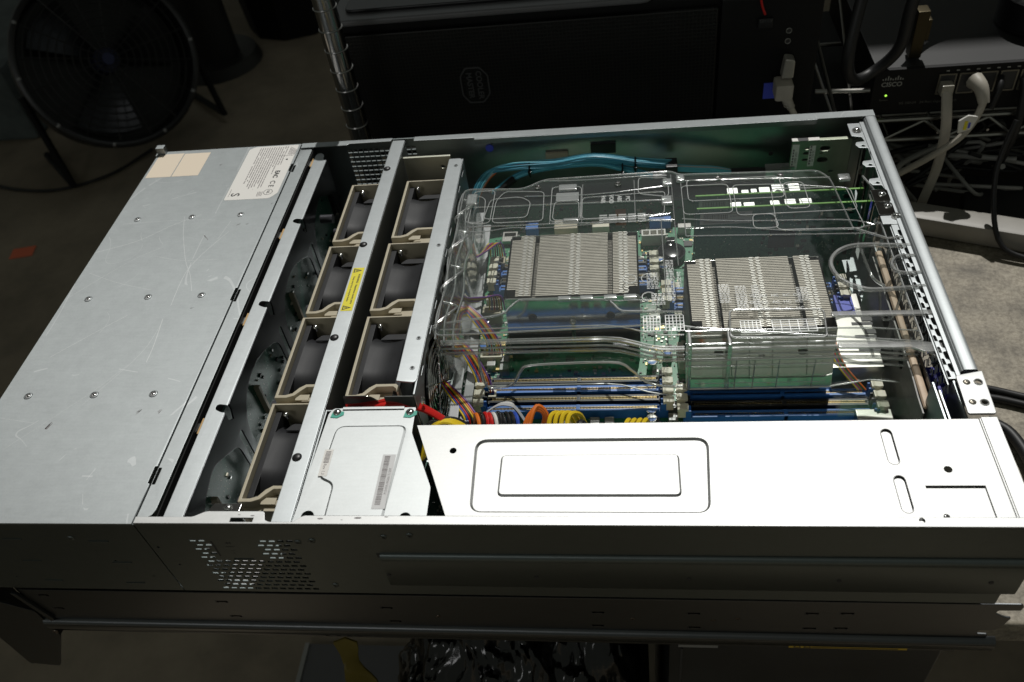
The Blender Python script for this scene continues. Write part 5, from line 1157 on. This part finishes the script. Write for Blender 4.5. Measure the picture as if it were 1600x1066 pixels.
# tangle behind
random.seed(77)
for k in range(9):
    pts = [(760 + random.uniform(-20, 60), 530 + random.uniform(0, 60), -150 + random.uniform(-30, 20))]
    for q in range(5): pts.append((730 + random.uniform(0, 200), 520 + random.uniform(0, 110), -150 + random.uniform(-60, 30)))
    lab = ['coiled dim grey cable highest in the tangle behind the table', 'dim grey cable looping behind the white power strip', 'dark cable crossing under the zigzag shelf edge', 'grey cable curling between the hanging network leads', 'dark cable at the right edge of the tangle', 'thin grey cable lowest in the tangle', 'dark looped cable just behind the rear frame rail', 'grey cable looping widest of the tangle', 'dark thin cable hanging lowest under the zigzag shelf edge'][k]
    b = B(); b.tube(pts, random.choice([2.2, 3]), 8, sm=8); b.build('loose_cable', CABD if k % 2 == 0 else RUBBER, None, 60, props(lab, 'cable', 'tangled cables behind the table'), loc=pts[0])
for pts, r, lab in (([(752, 560, 90), (745, 555, 40), (742, 556, -5), (722, 560, -32), (700, 545, -30), (690, 540, 0), (700, 560, 60)], 6, 'thick black cable looping between the tower and the network switch'),
                    ([(760, 600, 30), (800, 640, 18), (880, 660, 6), (960, 640, 4)], 4, 'black cable lying across the top of the network switch'),
                    ([(840, 540, -70), (845, 545, -50), (848, 556, -44)], 3.4, 'short black network lead in the middle switch port'),
                    ([(868, 548, -160), (872, 540, -100), (872, 550, -60), (870, 556, -46)], 4, 'black network lead hanging at the right edge of the switch')):
    b = B(); b.tube(pts, r, 10, sm=8); b.build('black_cable', RUBBER, None, 60, props(lab, 'cable'), loc=pts[0])
b = B(); b.cyl((905, 640, -28), (905, 640, 2), 42, 28); b.cyl((905, 640, 2), (905, 640, 8), 40, 28, 30); b.build('coiled_adapter', BLACKG, None, 40, props('round black coil resting on the network switch at the right edge', 'adapter'), loc=(905, 640, -28))
b = B(); b.box(760, 575, -28, 772, 590, 22, 1.5); b.box(772, 577, -10, 776, 588, 12, 1); b.build('brass_connector', mat('dim_brass', (.05, .04, .02), .4, .8), None, 30, props('dull brass connector standing on top of the network switch', 'connector'), loc=(766, 582, -28))
b = B(); b.box(640, 640, -560, 1500, 900, -125, 4); b.build('shade_block', MATTB, None, 30, props('black block standing in for the shade below the wire shelf', 'block'), loc=(900, 770, -560))  # solid black block added in place of the shade under the shelf
# power strip
ps = thing('power_strip', 'dirty white power strip lying across the far edge of the worn table', 'power strip', (850, 490, -178))
b = B(); b.box(738, 447, -177, 938, 477, -153, 7, Matrix.Rotation(-.36, 3, 'Z')); b.build('body', mat('old_white', (.30, .285, .255), .45, noise=.12, nscale=30), ps)
b = B(); b.tube([(748, 496, -162), (738, 499, -162), (725, 503, -160), (700, 508, -155)], lambda t: 4.5 - 1.5 * t, 10, sm=4); b.build('cord', CABG, ps)
b = B(); b.box(840, 560, -205, 990, 490, -179, 2, Matrix.Rotation(-.3, 3, 'Z')); b.build('ledge_board', mat('ledge_dark', (.02, .02, .02), .6), None, 30, props('dark board under the white power strip', 'board'), loc=(900, 525, -205))
# black cables on the table by the rear corner
for pts, lab in (([(712, 262, -150), (750, 256, -168), (786, 250, -174), (830, 236, -174), (900, 236, -174)], 'upper of two black mains cords leaving the rear corner onto the table'), ([(712, 250, -160), (750, 246, -172), (786, 240, -174), (830, 226, -174), (900, 222, -174)], 'lower of two black power cords leaving the rear corner onto the table')):
    b = B(); b.tube(pts, 3.6, 10, sm=6); b.build('black_cable', RUBBER, None, 60, props(lab, 'cable', 'black mains cords on the table'), loc=pts[0])
b = B(); b.tube([(760, 70, -150), (776, 110, -160), (788, 160, -168), (784, 200, -172), (770, 215, -173)], 5, 10, sm=6); b.build('black_cable', RUBBER, None, 60, props('thick black cord standing on the table beside the large bright cover', 'cable'), loc=(760, 70, -150))
b = B(); b.tube([(850, 500, -60), (838, 480, -110), (842, 440, -160), (870, 420, -172), (930, 400, -174)], 2.6, 10, sm=6); b.build('black_cable', RUBBER, None, 60, props('thin black cord dropping over the white power strip at the right edge', 'cable'), loc=(850, 500, -60))
# blue plugs seen through the rear perforations
for y, z in ((128, -30), (142, -38)):
    pass
t = thing('video_plug', 'blue plug showing through the perforated rear corner', 'plug', (674, 132, -60))
b = B(); b.box(667, 118, -58, 681, 146, -26, 2); b.build('body', mat('plug_blue', (.03, .03, .30), .4), t)

# floor fan, round column, bin, tape on the floor at the left
ff = thing('drum_fan', 'large black drum fan on its stand on the dark floor', 'fan', (-1075, 2010, FL))
axv = Vector((.62, -.62, .42)).normalized(); q = Vector((0, 0, 1)).rotation_difference(axv); cc = Vector((-1075, 2010, FL + 300))
def rg(r, d, n=48): return [tuple(cc + q @ (Vector((r * math.cos(a), r * math.sin(a), d)) * .80)) for a in [2 * math.pi * k / n for k in range(n)]]
b = B(); b.loft([rg(300, -90), rg(312, -88), rg(312, 90), rg(300, 92), rg(292, 60), rg(292, -60)], True); b.tube(rg(308, 92), 10, 8, True); b.build('drum', mat('drum_black', (.012, .012, .013), .35), ff)
b = B()
for r in range(40, 300, 26): b.tube(rg(r, 84 + 10 * math.cos(r / 200)), 2, 6, True)
for k in range(8): a = k * math.pi / 8; b.tube([tuple(cc + q @ Vector((s_ * 240 * math.cos(a), s_ * 240 * math.sin(a), 72))) for s_ in (-1, 1)], 2, 6)
b.build('guard', mat('guard_black', (.008, .008, .008), .4), ff)
b = B(); b.loft([rg(300, -80), rg(10, -84)], True); b.build('dark_backing', mat('backing_black', (.008, .009, .0095), .3), ff)  # disc added to darken the drum's open inside
b = B()
for k in range(3):
    a0 = k * 2 * math.pi / 3 + .4; rows_ = []
    for r in (50, 120, 190, 260): rows_.append([tuple(cc + q @ Vector((r * .8 * math.cos(a0 + t_ * .22), r * .8 * math.sin(a0 + t_ * .22), -20 + t_ * 12))) for t_ in range(5)])
    b.loft(rows_)
b.build('blade', mat('blade_grey', (.02, .022, .025), .3, .5), ff, smooth=60)
b = B(); b.cyl(tuple(cc + q @ Vector((0, 0, -40))), tuple(cc + q @ Vector((0, 0, 50))), 36, 20); b.m(mat('hub_blue', (.015, .02, .07), .4)).cyl(tuple(cc + q @ Vector((0, 0, 72))), tuple(cc + q @ Vector((0, 0, 78))), 17, 16); b.build('hub', MATTB, ff)
b = B()
for k in range(10): p = cc + q @ Vector((246 * math.cos(k * .628), 246 * math.sin(k * .628), 80)); b.dome(tuple(p), 7, 4, 8, axv)
b.build('rivet', mat('rivet_grey', (.3, .3, .3), .4, .5), ff)
for sgn in (-1, 1):
    b = B(); sd = Vector((.7, .7, 0)) * sgn * 258; b.tube([tuple(cc + sd), tuple(cc + sd * 1.02 + Vector((50, -50, -270))), (cc.x + sd.x - 150, cc.y + sd.y + 150, FL + 14)], 11, 8); b.build('stand', MATTB, ff)
col = thing('round_pedestal', 'dark round ribbed pedestal with a ring base beyond the drum fan', 'pedestal', (-1010, 2560, FL))
b = B(); b.cyl((-1010, 2560, FL), (-1010, 2560, FL + 900), 88, 28); b.build('shaft', mat('shaft_dark', (.014, .014, .013), .6), col); b = B(); b.cyl((-1010, 2560, FL), (-1010, 2560, FL + 40), 165, 32, 150); b.build('ring_base', mat('ring_dark', (.014, .014, .013), .5), col)
b = B(); b.cyl((-790, 2890, FL), (-790, 2890, FL + 640), 190, 10, 240); b.build('waste_bin', MATTB, None, 20, props('black waste bin on the floor near the top of the picture', 'bin'), loc=(-790, 2890, FL))
b = B(); b.box(-1278, 1468, FL + .5, -1212, 1512, FL + 2.5, rot=Matrix.Rotation(.2, 3, 'Z')); b.build('orange_tape', mat('floor_tape', (.75, .16, .07), .6), None, 0, props('small orange square stuck on the dark floor at the left', 'tape'), loc=(-1245, 1490, FL))
b = B(); b.box(-1900, 2100, FL, -1500, 2900, FL + 260, 20); b.build('grey_sack', mat('sack', (.10, .12, .12), .8, noise=.3, nscale=8), None, 40, props('dim grey sack at the far left edge', 'sack'), loc=(-1700, 2500, FL))
b = B(); b.tube([(-1560, 1850, FL + 6), (-1420, 1800, FL + 6), (-1270, 1790, FL + 6), (-1130, 1860, FL + 6), (-1045, 1990, FL + 6)], 5, 8, sm=8); b.build('floor_cable', RUBBER, None, 60, props('black cable lying on the floor under the drum fan', 'cable'), loc=(-1500, 1750, FL))
bpy.context.view_layer.update()
